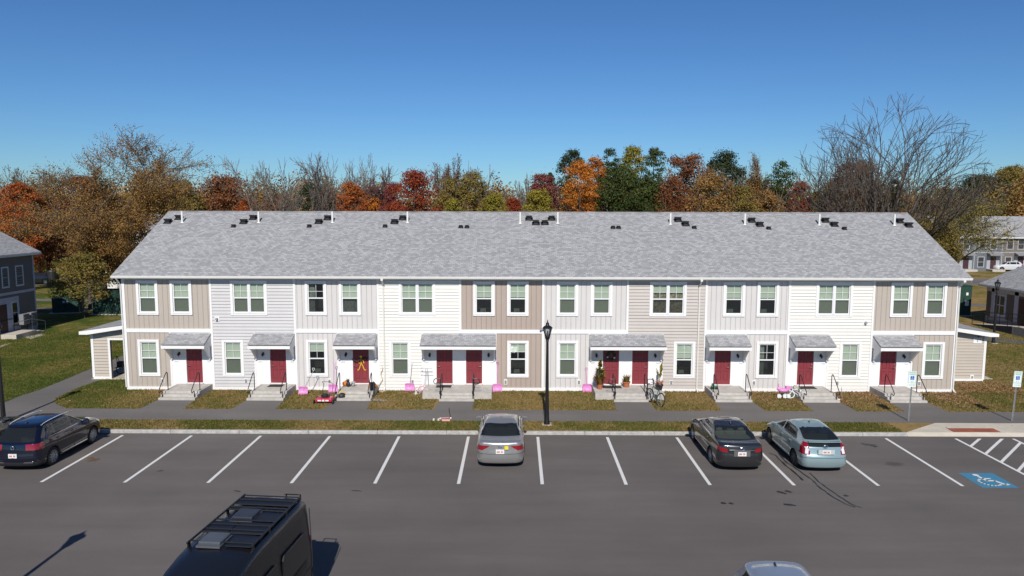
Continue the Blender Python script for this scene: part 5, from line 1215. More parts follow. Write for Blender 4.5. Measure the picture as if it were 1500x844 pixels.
m=MB(); m.ball((0,0,.14),.12,12,(1,.8,1.2)); m.ball((.0,-.03,.33),.08,10); m.prism([(-.07,.38),(-.03,.38),(-.055,.46)],'y',-.05,-.02); m.prism([(.03,.38),(.07,.38),(.055,.46)],'y',-.05,-.02); m.tube([(.1,.02,.06),(.2,.02,.15),(.2,.02,.3)],.02,6); m.build('body',blackp,c,smooth=True,local=True)
c=thing('garden_ornament','small grey animal ornament beside the black cat figure','ornament',(DX[2]-.33,37.3,LZ)); m=MB(); m.ball((0,0,.1),.09,10,(1.3,1,1)); m.ball((.1,-.02,.22),.055,8); m.tube([(-.05,0,.1),(-.12,0,.25)],.018,5); m.build('body',greyp,c,smooth=True,local=True)
# garland over third door + yellow hanging figure
gm=pm('garland_dark',(.02,.018,.016),.9)
x0,z0=DX[2]-.65,2.4; g_=thing('garland','dark garland draped across the light and top of the third red door','garland',(DX[2],YW-.1,2.3)); m=MB(); 
m.tube(smoothpts([(-.95,-.02,.28),(-.7,-.04,.10),(-.4,-.04,.08),(-.1,-.02,.26)]),.05,6); m.tube(smoothpts([(-.45,.0,-.48),(-.25,-.01,-.58),(0,-.01,-.52),(.2,-.01,-.42),(.38,0,-.50)]),.035,6); m.build('strand',gm,g_,smooth=True,local=True)
g_=thing('door_ornament','yellow jointed paper figure hanging on the third red door','ornament',(DX[2],YW+.02,1.5)); m=MB()
m.ball((0,-.01,.42),.07,10,(1,.25,1)); 
for pts in([(0,0,.34),(0,0,.08)],[(0,0,.3),(-.14,0,.18),(-.08,0,.04)],[(0,0,.3),(.12,0,.2),(.15,0,.06)],[(0,0,.08),(-.06,0,-.12),(-.13,0,-.30),(-.2,0,-.30)],[(0,0,.08),(.10,0,-.10),(.17,0,-.30),(.27,0,-.30)]): m.tube(pts,.025,5)
m.build('figure',yelp,g_,smooth=True,local=True)
# wreath and clusters
wr=thing('wreath','dark wreath with pale flowers on the left door of the right double porch','wreath',(DX[5],YW+.0,2.02)); m=MB(); rn=random.Random(8)
m.tube([(.2*math.cos(a),0,.2*math.sin(a)) for a in [2*PI*i/20 for i in range(21)]],.05,7)
for i in range(60):
    a=rn.uniform(0,2*PI); r_=.2+rn.uniform(-.07,.07); p=Vector((r_*math.cos(a),rn.uniform(-.07,0),r_*math.sin(a))); d=Vector((rn.gauss(0,1),rn.gauss(0,.5),rn.gauss(0,1))).normalized()*.07; e=d.orthogonal().normalized()*.02; m.quad(p-e,p+e,p+d+e,p+d-e)
m.build('twigs',pm('wreath_green',(.03,.05,.03),.9),wr,local=True)
for a in(200,330): m=MB(); m.ball((.2*math.cos(R(a)),-.06,.2*math.sin(R(a))),.05,8); m.build('flower',whp,wr,local=True)
# plants
def blades(m,rn,n,r,h0,h1,wd,spread,z):
    for i in range(n):
        a=rn.uniform(0,2*PI); p=Vector((math.cos(a)*rn.uniform(0,r),math.sin(a)*rn.uniform(0,r),z)); h_=rn.uniform(h0,h1); o=Vector((math.cos(a),math.sin(a),0))*spread*rn.uniform(.3,1); s=Vector((-math.sin(a),math.cos(a),0))*wd/2
        q=p+o*.5+Vector((0,0,h_*.7)); e=p+o+Vector((0,0,h_)); m.quad(p-s*.5,p+s*.5,q+s,q-s); m.add([q-s,q+s,e],[(0,1,2)])
def pot(label,x,y,z,r,h_,mat,build,nm='potted_plant'):
    t=thing(nm,label,'potted plant',(x,y,z),0,'plant pots on the right double porch'); m=MB(); m.lathe([(0,.0),(r*.7,0),(r*.95,h_*.8),(r*1.06,h_*.8),(r*1.06,h_),(r*.9,h_),(r*.88,h_*.85),(0,h_*.85)],n=18); m.build('pot',mat,t,local=True); build(t,h_); return t
def tallplant(t,h_):
    rn=random.Random(2); m=MB(); m.tube([(0,0,h_*.8),(.02,0,1.1)],.02,6); m.build('stem',stemg,t,local=True)
    m=MB()
    for i in range(210):
        z=h_+rn.random()**.8*1.25; R_=(.36*(1-((z-h_)/1.45))+.07)*(1 if z<h_+.7 else .75); a=rn.uniform(0,2*PI); p=Vector((.0,0,z)); d=Vector((math.cos(a),math.sin(a),rn.uniform(.2,1.0)))*R_; s=Vector((-math.sin(a),math.cos(a),0))*.05
        q=p+d*.6; e=p+d; m.quad(p+d*.2-s*.3,p+d*.2+s*.3,q+s,q-s); m.add([q-s,q+s,e],[(0,1,2)])
    m.build('foliage',LEAF['yellow'],t,local=True)
    m=MB(); blades(m,rn,160,.12,.2,.55,.05,.36,h_*.85); m.build('lower_leaves',LEAF['brown'],t,local=True)
pot('tall bushy yellow green plant in a terracotta pot left of the wreathed door',*at(878.5,570,LZ),LZ,.16,.26,terr,tallplant)
def smallplant(t,h_): rn=random.Random(4); m=MB(); blades(m,rn,120,.12,.15,.42,.035,.2,h_*.85); m.build('foliage',LEAF['olive'],t,local=True)
pot('small reddish plant in a terracotta pot between the two right double doors',*at(917.3,567,LZ),LZ,.2,.3,terr,smallplant)
def banana(t,h_):
    rn=random.Random(6); m=MB()
    for a,h2 in((0,1.35),(40,1.15),(160,.9),(200,.75),(280,.7),(320,.95)):
        d=Vector((math.cos(R(a)),math.sin(R(a)),0)); b0=Vector((0,0,h_)); pts=[b0,b0+Vector((0,0,h2*.5))+d*.05,b0+Vector((0,0,h2*.8))+d*.12,b0+Vector((0,0,h2))+d*.2]
        s=d.cross(Vector((0,0,1))); m.tube(pts[:2],.012,5); wds=[.02,.09,.10,.0]
        m.quad(pts[1]-s*.02,pts[1]+s*.02,pts[2]+s*.10,pts[2]-s*.10); m.add([pts[2]-s*.10,pts[2]+s*.10,pts[3]],[(0,1,2)])
    m.build('foliage',LEAF['yellow'],t,local=True); m=MB(); blades(m,rn,70,.13,.1,.3,.05,.25,h_*.85); m.build('flowers',pm('flower_peach',(.6,.3,.22),.7,vary=.3,scale=20),t,local=True)
pot('broad leaved plant with peach flowers in a black pot right of the right double doors',*at(965.5,571,LZ),LZ,.2,.28,blackp,banana)
# bicycles
def bike(name,label,loc,rz,lean,s,frame,tyre,seatm,rimc,basket=None,training=False,lie=0,grips=blackp):
    t=thing(name,label,'bicycle',loc,0); t.rotation_mode='XYZ'
    t.matrix_basis=Matrix.Translation(loc)@Matrix.Rotation(rz,4,'Z')@Matrix.Rotation(lean,4,'X')
    Rw=.33*s; wb=1.02*s; t.empty_display_size=.2
    for xx in(0,wb):
        m=MB(); m.tube([(xx+Rw*math.cos(a),0,Rw+Rw*math.sin(a)) for a in [2*PI*i/24 for i in range(25)]],.022*s+.006,6,False); w_=m.build('wheel',tyre,t,smooth=True,local=True)
        m=MB(); m.tube([(xx+Rw*.9*math.cos(a),0,Rw+Rw*.9*math.sin(a)) for a in [2*PI*i/24 for i in range(25)]],.008,4,False)
        for i in range(12): a=2*PI*i/12; m.tube([(xx,0,Rw),(xx+Rw*.9*math.cos(a),0,Rw+Rw*.9*math.sin(a))],.003,3)
        m.tube([(xx,-.04,Rw),(xx,.04,Rw)],.02,6); m.build('rim',rimc,w_,local=True)
    bb=(wb*.43,0,Rw*.85); sc_=(wb*.30,0,Rw+.48*s); hd=(wb*.80,0,Rw+.50*s); hd2=(wb*.84,0,Rw+.36*s)
    m=MB(); r=.018
    for a,b in((bb,sc_),(sc_,hd),(bb,hd2),(hd,hd2)): m.tube([a,b],r,7)
    for yy in(-.05,.05): m.tube([bb,(0,yy,Rw)],.011,5); m.tube([sc_,(0,yy,Rw)],.010,5); m.tube([hd2,(wb*.87,yy,Rw+.3*s),(wb,yy,Rw)],.012,5)
    m.build('frame',frame,t,smooth=True,local=True)
    m=MB(); m.tube([sc_,(sc_[0]-.02,0,sc_[2]+.14*s)],.013,6); m.ball((sc_[0]-.04,0,sc_[2]+.17*s),.11*s,10,(1.2,.7,.35)); m.build('saddle',seatm,t,smooth=True,local=True)
    m=MB(); hx,hz=hd[0]-.03,hd[2]+.14*s; m.tube([hd,(hx,0,hz)],.013,6); m.tube([(hx-.1*s,-.26*s,hz+.04),(hx,-.13*s,hz+.04),(hx+.02,0,hz),(hx,.13*s,hz+.04),(hx-.1*s,.26*s,hz+.04)],.012,6); m.build('handlebar',grips,t,smooth=True,local=True)
    m=MB(); m.lathe([(0,-.02),(.09*s,-.02),(.09*s,-.01),(0,-.01)],bb,14,'y'); m.tube([(bb[0],-.04,bb[2]),(bb[0]+.15*s,-.05,bb[2]-.06*s)],.01,5); m.box(bb[0]+.11*s,bb[0]+.2*s,-.12,-.05,bb[2]-.075*s,bb[2]-.055*s); m.tube([(bb[0],.04,bb[2]),(bb[0]-.15*s,.05,bb[2]+.06*s)],.01,5); m.build('crank',steel,t,local=True)
    if training:
        for yy in(-.18,.18): m=MB(); m.tube([(0,yy*.3,Rw),(0,yy,Rw*.4)],.01,5); m.lathe([(0,-.015),(Rw*.38,-.015),(Rw*.38,.015),(0,.015)],(0,yy,Rw*.4),12,'y'); m.build('training_wheel',whp,t,local=True)
    if basket: m=MB(); m.box(hd[0]+.05,hd[0]+.25,-.11,.11,hd[2]-.08,hd[2]+.12); m.build('basket',basket,t,bevel=.02,local=True)
    return t
tealp=pm('bike_teal',(.06,.13,.14),.35,.3); pinkf=pm('bike_pink',(.72,.35,.5),.4); palep=pm('pale_pink',(.75,.55,.55),.5)
x,y=at(967,597); bike('bicycle','dark teal adult bicycle leaning on the right double porch steps',(x,y+.15,GZ),R(112),R(10),1.0,tealp,rubber,blackp,steel)
x,y=at(621,577); bike('child_bicycle','small pink and white child bicycle beside the left double porch',(x-.3,y-.05,GZ),R(-35),R(4),.56,pinkf,palep,palep,whp,training=True,grips=palep)
x,y=at(1172,586); bike('child_bicycle','white child bicycle lying on the leaves left of the ninth door steps',(x+.20,y-.1,GZ+.05),R(158),R(52),.72,whp,pm('tyre_pale',(.62,.68,.66),.5),blackp,pm('rim_pale',(.5,.62,.6),.5),grips=blackp)
def scooter(label,loc,rz,lean,dk,st,col2,s=1):
    t=thing('kick_scooter',label,'scooter',loc); t.matrix_basis=Matrix.Translation(loc)@Matrix.Rotation(rz,4,'Z')@Matrix.Rotation(lean,4,'X')
    m=MB(); m.box(-.28*s,.2*s,-.055*s,.055*s,.07*s,.095*s); m.build('deck',dk,t,bevel=.01,local=True)
    for q in((-.33*s,0),(.30*s,0)): m=MB(); m.lathe([(0,-.02),(.06*s,-.02),(.06*s,.02),(0,.02)],(q[0],q[1],.06*s),14,'y'); m.build('wheel',col2,t,local=True)
    m=MB(); m.tube([(.2*s,0,.09*s),(.30*s,0,.12*s),(.24*s,0,.75*s)],.016,6); m.tube([(.24*s,-.17*s,.75*s),(.24*s,.17*s,.75*s)],.014,6); m.build('stem',st,t,local=True)
    return t
x,y=at(1226,586); scooter('white and red kick scooter tipped against the right rail of the ninth porch',(x-.1,y-.1,GZ),R(-25),R(14),whp,silverp,pm('toy_red',(.5,.08,.05),.5),.95)
x,y=at(622.5,566); 
t=thing('walking_frame','pale folding clothes stand at the left end of the left double porch','clothes stand',(wx(626,560),37.45,LZ)); m=MB()
for dx in(-.1,.1): m.tube([(dx,0,0),(dx*.4,.1,.92)],.012,6)
for z,w_ in((.92,.30),(.72,.33)): m.tube([(-w_,.08,z),(w_,.08,z)],.010,6)
m.tube([(-.3,.08,.95),(-.22,.08,.95)],.012,6); m.build('frame',silverp,t,local=True); t.name='clothes_stand'
# toy scooter with shoes on the sidewalk
x,y=at(645,615,GZ); scooter('small pink child scooter lying on the sidewalk before the left double porch',(x+.25,y,GZ+.03),R(8),R(-58),pinkf,blackm,palep,.75)
for i,(dx,lb) in enumerate(((-.28,'left one of two cream shoes on the sidewalk by the pink scooter'),(-.06,'right one of two cream shoes on the sidewalk by the pink scooter'))):
    t=thing('shoe',lb,'shoe',(x+dx,y-.12,GZ),R(90),'shoes on the sidewalk'); m=MB(); m.prism([(-.12,0),(.12,0),(.13,.03),(.07,.06),(.0,.10),(-.12,.11)],'y',-.045,.045); m.build('shoe_upper',pm('shoe_cream',(.65,.6,.5),.7),t,bevel=.015,local=True)
t=thing('toy_box','peach plastic toy tray beside the pink scooter on the sidewalk','toy',(x+.28,y-.22,GZ)); m=MB(); m.prism([(-.16,0),(.16,0),(.2,.08),(-.2,.08)],'y',-.07,.07); m.build('tray',pm('peach',(.72,.42,.28),.6),t,bevel=.015,local=True)
# pink ride-on heap by door nine
x,y=at(1149,584); t=thing('ride_on_toy','pink plastic ride on toy with white wheels among leaves by the ninth door','toy',(x-.02,y+.15,GZ)); m=MB(); m.ball((0,0,.40),.19,12,(1.4,.8,.6)); m.ball((-.22,0,.48),.12,10,(1,.8,.8)); m.box(.12,.34,-.1,.1,.42,.62); m.tube([(-.2,0,.5),(-.28,-.02,.75)],.025,6); m.build('body',pink,t,smooth=True,local=True)
for dx in(-.24,.05,.22): m=MB(); m.lathe([(0,-.04),(.11,-.04),(.11,.04),(0,.04)],(dx,-.12,.12),14,'y'); m.build('wheel',whp,t,local=True)
m=MB(); 
for dx in(-.24,.05,.22): m.tube([(dx,-.1,.12),(dx*.7,0,.36)],.018,5)
m.build('leg',blackp,t,local=True)
x,y=at(1164,572); t=thing('storage_bin','grey striped folded play tent leaning beside the pink ride on toy','play tent',(x,y,GZ),R(20)); m=MB(); m.prism([(-.35,.1),(.1,.02),(.45,.55),(.05,.75)],'y',-.05,.05); m.build('panel',pm('tent_stripe',(.5,.46,.44),.7,vary=.3,scale=6),t,bevel=.02,local=True); t.name='play_tent'
m=MB(); m.tube([(-.35,-.06,.1),(.05,-.06,.75),(.45,-.06,.55),(.1,-.06,.02)],.012,5); m.build('rod',whp,t,local=True)
# boots, hose, cable
x,y=at(546,582); t=thing('rain_boots','black boots and bag leaning on the right rail of the third porch','boots',(x-.03,y+.05,GZ)); m=MB()
for dx in(-.08,.06): m.tube([(dx,.12,.75),(dx,.08,.45),(dx,.0,.10)],[.07,.06,.06],8); m.ball((dx,-.06,.06),.07,8,(.8,1.6,.7))
m.build('boot',blackp,t,smooth=True,local=True); t.name='boots'
x,y=at(556,588); t=thing('chain_decoration','pile of grey plastic chain on the grass right of the third steps','chain',(x,y,GZ)); m=MB(); rn=random.Random(9)
for i in range(26):
    p=Vector((rn.uniform(-.3,.35),rn.uniform(-.12,.15),.04+rn.uniform(0,.05))); a=rn.uniform(0,PI); d=Vector((math.cos(a),math.sin(a),rn.uniform(-.3,.3))); e=d.cross(Vector((0,0,1))).normalized(); m.tube([p+d*.045*math.cos(q)+e*.028*math.sin(q) for q in [2*PI*k/8 for k in range(9)]],.009,4,False)
m.build('links',greyp,t,local=True)
x=wx(560,560); t=thing('garden_hose','tan garden hose hanging by the downspout between third porch and cream siding','hose',(x,YW-.2,GZ)); m=MB(); m.tube(smoothpts([(0,.12,1.35),(.04,.08,1.15),(-.05,.08,.9),(.03,.08,.6),(-.12,.05,.35),(-.2,-.1,.06),(.1,-.3,.03),(.25,-.1,.03),(.05,.0,.04),(-.05,-.2,.05),(.2,-.3,.05)]),.016,6); m.build('tube',pm('hose_tan',(.5,.38,.25),.6),t,smooth=True,local=True)
x,y=at(1047,567,LZ); t=thing('toy_heap','small dark green toy tractor at the left rail of the eighth door','toy',(DX[7]-.62,37.0,LZ)); m=MB(); m.box(-.16,.14,-.08,.08,.07,.18); m.box(-.14,-.02,-.07,.07,.18,.3); m.build('body',pm('toy_green',(.03,.16,.08),.5),t,bevel=.015,local=True); t.name='toy_tractor'
for dx in(-.1,.1): m=MB(); m.lathe([(0,-.1),(.07,-.1),(.07,.1),(0,.1)],(dx,0,.07),12,'y'); m.build('wheel',rubber,t,local=True)
# things parked in left shed
x,y=W(181,545,41.2); t=thing('stroller','dark stroller wheel and frame inside the left shed opening','stroller',(x-.25,41.3,GZ+.03)); m=MB(); m.tube([(.22*math.cos(a),0,.24+.22*math.sin(a)) for a in [2*PI*i/18 for i in range(19)]],.025,6,False); m.build('wheel',rubber,t,smooth=True,local=True); m=MB(); m.tube([(0,0,.24),(-.2,.1,.7),(-.3,.2,1.0)],.018,6); m.tube([(0,.3,.24),(-.2,.3,.7),(-.3,.3,1.0)],.018,6); m.box(-.2,.1,.02,.32,.4,.7); m.build('frame',blackp,t,bevel=.02,local=True)
# signs/bin under far tree
x,y=G(78,425,GZ); t=thing('waste_bin','dark bin on a post beside the far road under the left trees','bin',(x,y,GZ)); m=MB(); m.lathe([(0,.9),(.42,.9),(.5,2.2),(.45,2.35),(0,2.4)],n=12); m.build('drum',blackp,t,local=True); m=MB(); m.tube([(0,0,0),(0,0,.95)],.06,8); m.build('post',blackm,t,local=True)
# patio clutter before the far row
for px,py,lb in((1424,391,'white patio table with pots before the distant row, leftmost'),(1453,390,'white covered patio set before the distant row, middle'),(1463,391,'white patio umbrella folded before the distant row, right')):
    x,y=G(px,py,GZ); t=thing('patio_set',lb,'patio furniture',(x,y+1,GZ),0,'patio furniture before the distant row'); m=MB(); m.lathe([(0,.95),(.9,.95),(.9,1.0),(0,1.02)],n=14); m.tube([(0,0,0),(0,0,1)],.05,6); m.build('table',whp,t,local=True); m=MB(); m.lathe([(.25,1.0),(.3,1.4),(.15,2.1),(0,2.4)],n=10); m.build('cover',whp,t,local=True)
    m=MB(); 
    for a in(0,2,4): m.box(1.0*math.cos(a)-.25,1.0*math.cos(a)+.25,math.sin(a)-.25,math.sin(a)+.25,.35,.45); m.box(1.0*math.cos(a)-.25,1.0*math.cos(a)+.25,math.sin(a)+.2,math.sin(a)+.25,.45,.9)
    m.build('chair',blackp,t,local=True)
# ------------------------------------------------------------ trees
def tubes(segs,n=5):
    A=np.array([s[0] for s in segs]);B=np.array([s[1] for s in segs]);ra=np.array([s[2] for s in segs]);rb=np.array([s[3] for s in segs])
    d=B-A; L=np.linalg.norm(d,axis=1,keepdims=True); d/=np.maximum(L,1e-6)
    h=np.where(np.abs(d[:,2:3])>.9,np.array([[1,0,0]]),np.array([[0,0,1]])); u=np.cross(d,h); u/=np.linalg.norm(u,axis=1,keepdims=True); v=np.cross(d,u)
    k=np.arange(n)*2*PI/n; c=np.cos(k)[None,:,None]; s_=np.sin(k)[None,:,None]
    off=u[:,None,:]*c+v[:,None,:]*s_
    VA=A[:,None,:]+off*ra[:,None,None]; VB=B[:,None,:]+off*rb[:,None,None]
    V=np.concatenate([VA,VB],1).reshape(-1,3); base=np.arange(len(segs))[:,None]*2*n
    i=np.arange(n)[None,:]; j=(np.arange(n)[None,:]+1)%n
    F=np.stack([base+i,base+j,base+n+j,base+n+i],-1).reshape(-1,4)
    return V,F
def quads(C,N,S,rng,asp=.7):
    n=len(C); r=rng.normal(size=(n,3)); u=np.cross(N,r); u/=np.linalg.norm(u,axis=1,keepdims=True)+1e-9; v=np.cross(N,u); v/=np.linalg.norm(v,axis=1,keepdims=True)+1e-9
    s=S[:,None]; V=np.stack([C-u*s*.5,C-v*s*asp*.5,C+u*s*.5,C+v*s*asp*.5],1).reshape(-1,3)
    return V,np.arange(4*n).reshape(-1,4)
def np_mesh(name,V,F,mat,par=None,smooth=False):
    me=bpy.data.meshes.new(name); me.vertices.add(len(V)); me.vertices.foreach_set('co',V.astype(np.float32).ravel()); k=F.shape[1]
    me.loops.add(len(F)*k); me.loops.foreach_set('vertex_index',F.astype(np.int32).ravel()); me.polygons.add(len(F)); me.polygons.foreach_set('loop_start',np.arange(0,len(F)*k,k,dtype=np.int32)); me.polygons.foreach_set('loop_total',np.full(len(F),k,dtype=np.int32))
    me.materials.append(mat); me.update(); me.validate()
    if smooth: me.shade_smooth()
    o=bpy.data.objects.new(name,me); COL.objects.link(o); o.parent=par; return o
def skeleton(rng,h,spread,r0,style):
    """returns thick segments, thin segments, tips"""
    thick=[];thin=[];tips=[]
    def grow(p,d,L,r,dep,maxd,upt):
        n=4 if dep<2 else 3
        pts=[p]; dd=d.copy()
        for i in range(n):
            dd=dd+rng.normal(size=3)*((.10 if dep<2 else .17) if style!='fan' else (.035 if dep<2 else .12))+np.array([0,0,upt]); dd/=np.linalg.norm(dd); pts.append(pts[-1]+dd*L/n)
        rr=[r*(1-.62*i/n) for i in range(n+1)]
        for i in range(n): (thick if dep<1 or (dep==1 and style!='fan') else thin).append((pts[i],pts[i+1],rr[i],rr[i+1]))
        if dep>=maxd: tips.append((pts[-1],dd)); tips.append((pts[-2],dd)); return
        k={0:6,1:5,2:5,3:4,4:3}[dep] if style=='std' else {0:6,1:4,2:4,3:3,4:3}[dep] if style!='fan' else {0:6,1:6,2:4,3:3,4:3}[dep]
        for j in range(k):
            q=(.35 if dep==0 else .22)+(.65 if dep==0 else .78)*(j+rng.random()*.8)/k; i=min(int(q*n),n-1); f=q*n-i; pp=pts[i]*(1-f)+pts[i+1]*f; rq=rr[i]*(1-f)+rr[i+1]*f
            ax=rng.normal(size=3); ax-=ax.dot(dd)*dd; ax/=np.linalg.norm(ax)+1e-9; an=rng.uniform(.5,1.0)*(spread if dep==0 else (.75 if style!='fan' else .50))
            nd=dd*math.cos(an)+ax*math.sin(an); nd/=np.linalg.norm(nd)
            grow(pp,nd,L*rng.uniform(.5,.72)*(1.05-.35*q if dep==0 else 1),max(rq*.62,.012),dep+1,maxd,upt)
        if dep>0: grow(pts[-1],dd,L*.5,rr[-1],dep+1,maxd,upt)
    return grow,thick,thin,tips
def tree(label,px,top,wpx,Y,kind,leaf,name='autumn_tree',seed=0,zbase=0,fan=False,dens=1.0,low=.12):
    rng=np.random.default_rng(seed+int(px)*7+int(Y))
    r=ray(px,top); k=Y/r.y; X=r.x*k; h=CH+r.z*k-GZ; wd=wpx/FPX*Y*(1.0 if fan or kind in('airy','sparse') else (1.55 if kind=='bare' else 1.14))
    t=thing(name,label,'tree',(X,Y,GZ),0,'trees behind the townhouses')
    pix=Y/726.0                       # metres per output pixel
    if kind in('bare','sparse','airy'):
        grow,thick,thin,tips=skeleton(rng,h,.85,0,'fan' if fan else ('open' if kind=='bare' else 'std'))
        rb=.018*h
        if fan:
            for j in range(16):
                a=2*PI*j*.618+rng.normal()*.2; el=.05+.78*((j+.5)/16)**.8; q=np.array([(1 if j%2 else -1)*abs(math.cos(a))**.6*math.sin(el),math.sin(a)*math.sin(el),math.cos(el)]); q/=np.linalg.norm(q)
                grow(np.array([q[0]*.5,q[1]*.5,h*.12]),q,h*.47*(1-.30*el/.8)*rng.uniform(.93,1.05),.20,1,4,.03)
            thick.append((np.array([0,0,-.1]),np.array([0,0,h*.18]),.75,.5))
        else:
            grow(np.array([0,0,-.1]),np.array([rng.normal()*.03,0,1.0]),h*.62,rb,0,4,.05 if kind!='bare' else .03)
        allp=np.array([s[1] for s in thick+thin]); zx=allp[:,2].max(); hw=np.percentile(np.abs(allp[:,:1]),97)
        sc=np.array([wd/2/hw,wd/2/hw,h/zx]) if not fan else np.array([wd/2/np.percentile(np.abs(allp[:,0]),99.3),wd/2/np.percentile(np.abs(allp[:,0]),99.3)*.9,h/np.max(allp[:,2])]); 
        thick=[(a*sc,b*sc,c,d) for a,b,c,d in thick]; thin=[(a*sc,b*sc,max(c*(.8 if not fan else 1),.012+pix*.08),max(d*(.8 if not fan else 1),.010+pix*.06)) for a,b,c,d in thin]; tips=[(p*sc,d) for p,d in tips]
        if fan:                                   # rounded outer limit of the crown, limbs curve along it
            b0=np.array([0,0,h*.12]); ext=np.array([wd/2,wd/2*.9,h*.88])
            pts_=np.array([s[1] for s in thin]); rho=np.linalg.norm((pts_-b0)/ext,axis=1); k0=1.18/np.percentile(rho,96)
            def dome(p):
                u=(p-b0)/ext*k0; r_=np.linalg.norm(u)
                if r_>.6: u=u/r_*(.6+.5*math.tanh((r_-.6)/.62))
                return b0+u*ext
            thin=[(dome(a_),dome(b_),c_,d_) for a_,b_,c_,d_ in thin]
            e_=np.array([s[1] for s in thin]); k_=np.array([wd/2/np.percentile(np.abs(e_[:,0]),98.5)]*2+[h/np.percentile(e_[:,2],99.9)])
            thin=[(a_*k_,b_*k_,c_*1.1,d_*1.1) for a_,b_,c_,d_ in thin]
        V,F=tubes(thick,7); np_mesh('trunk',V,F,barkg if kind=='bare' else bark,t,True)
        V,F=tubes(thin,3); np_mesh('branches',V,F,barkg if kind=='bare' and not fan else bark,t)
        T=np.array([p for p,d in tips]); 
        nl={'bare':0,'sparse':5200,'airy':38000}[kind]*dens
        if nl>0:
            P0=np.array([s[0] for s in thin]); P1=np.array([s[1] for s in thin]); hz=P1[:,2]/h; wgt=np.linalg.norm(P1-P0,axis=1)*np.clip(1.35-hz*1.05,.10,1)*(np.array([s[2] for s in thin])<.08)
            # leaves keep to some twigs and spare others, so that the crown has clumps and holes
            wgt*=rng.random(len(thin))**2; idx=rng.choice(len(thin),int(nl),p=wgt/wgt.sum()); f=rng.random((len(idx),1)); C=P0[idx]*(1-f)+P1[idx]*f+rng.normal(size=(len(idx),3))*(.16 if kind=='sparse' else .26)
            N=rng.normal(size=(len(C),3))+np.array([0,-.3,.5]); N/=np.linalg.norm(N,axis=1,keepdims=True)
            V,F=quads(C,N,rng.uniform(.09,.19,len(C))*(Y/85)**.5,rng); np_mesh('crown',V,F,LEAF[leaf],t)
    else:
        # leafy crown made of many uneven clumps of small leaves
        H0=h*low if low>.12 else h*.14
        seg=[(np.array([0,0,-.1]),np.array([rng.normal()*.2,0,h*.35]),.022*h,.014*h)]; e=seg[0][1]
        for j in range(9):
            a=rng.uniform(0,2*PI); f=rng.uniform(.25,.8); p=e*f*1.2; q=np.array([math.cos(a)*wd*.33,math.sin(a)*wd*.33,h*rng.uniform(.5,.88)]); mid=(p+q)/2+rng.normal(size=3)*.3
            seg+=[(p,mid,.007*h,.005*h),(mid,q,.005*h,.002*h)]
        V,F=tubes(seg,6); np_mesh('trunk',V,F,bark,t,True)
        nl=int(150*max(1,wd/7)*dens**.5); cz=(h+H0)/2; rz_=(h-H0)/2
        U=rng.normal(size=(nl,3)); U/=np.linalg.norm(U,axis=1,keepdims=True); rad=rng.random(nl)**.35*.80
        taper=1-.22*np.maximum(0,U[:,2])
        zz_=rng.random(nl)**.75; env=np.sqrt(np.clip(1-(np.abs(zz_-.42)/.60)**2.2,.03,1)); ang=rng.uniform(0,2*PI,nl); rd=rng.random(nl)**.5; C0=np.stack([np.cos(ang)*rd*env*wd*.43,np.sin(ang)*rd*env*wd*.40,H0+zz_*(h-H0)*.93],1); C0[:,:2]+=rng.normal(size=(nl,2))*wd*.03
        lr=rng.uniform(.08,.17,nl)*min(wd,(h-H0))
        per=int(108*dens**.5*(1.0 if Y<100 else .85)); n=nl*per; D=rng.normal(size=(n,3)); D/=np.linalg.norm(D,axis=1,keepdims=True); D[:,2]=np.where(D[:,2]<-.5,-D[:,2]*.6,D[:,2])
        rr=np.repeat(lr,per)*(1-.55*rng.random(n)**2.2)*(1+.22*rng.normal(size=n)*.6); C=np.repeat(C0,per,0)+D*rr[:,None]*np.array([1,1,.92])
        N=D*.9+rng.normal(size=(n,3))*.55+np.array([0,0,.25]); N/=np.linalg.norm(N,axis=1,keepdims=True); C[:,2]=np.maximum(C[:,2],.3)
        V,F=quads(C,N,rng.uniform(.14,.30,n)*(Y/95)**.6*min(1,.6+wd/22),rng); np_mesh('crown',V,F,LEAF[leaf],t)
        if kind=='mix':
            ti=[];
            for j in range(70):
                p=C0[rng.integers(nl)]; q=p+np.array([rng.normal()*.8,rng.normal()*.5,rng.uniform(.8,2.4)]); ti.append((p,q,.04,.02))
            V,F=tubes(ti,3); np_mesh('twigs',V,F,barkg,t)
    return t
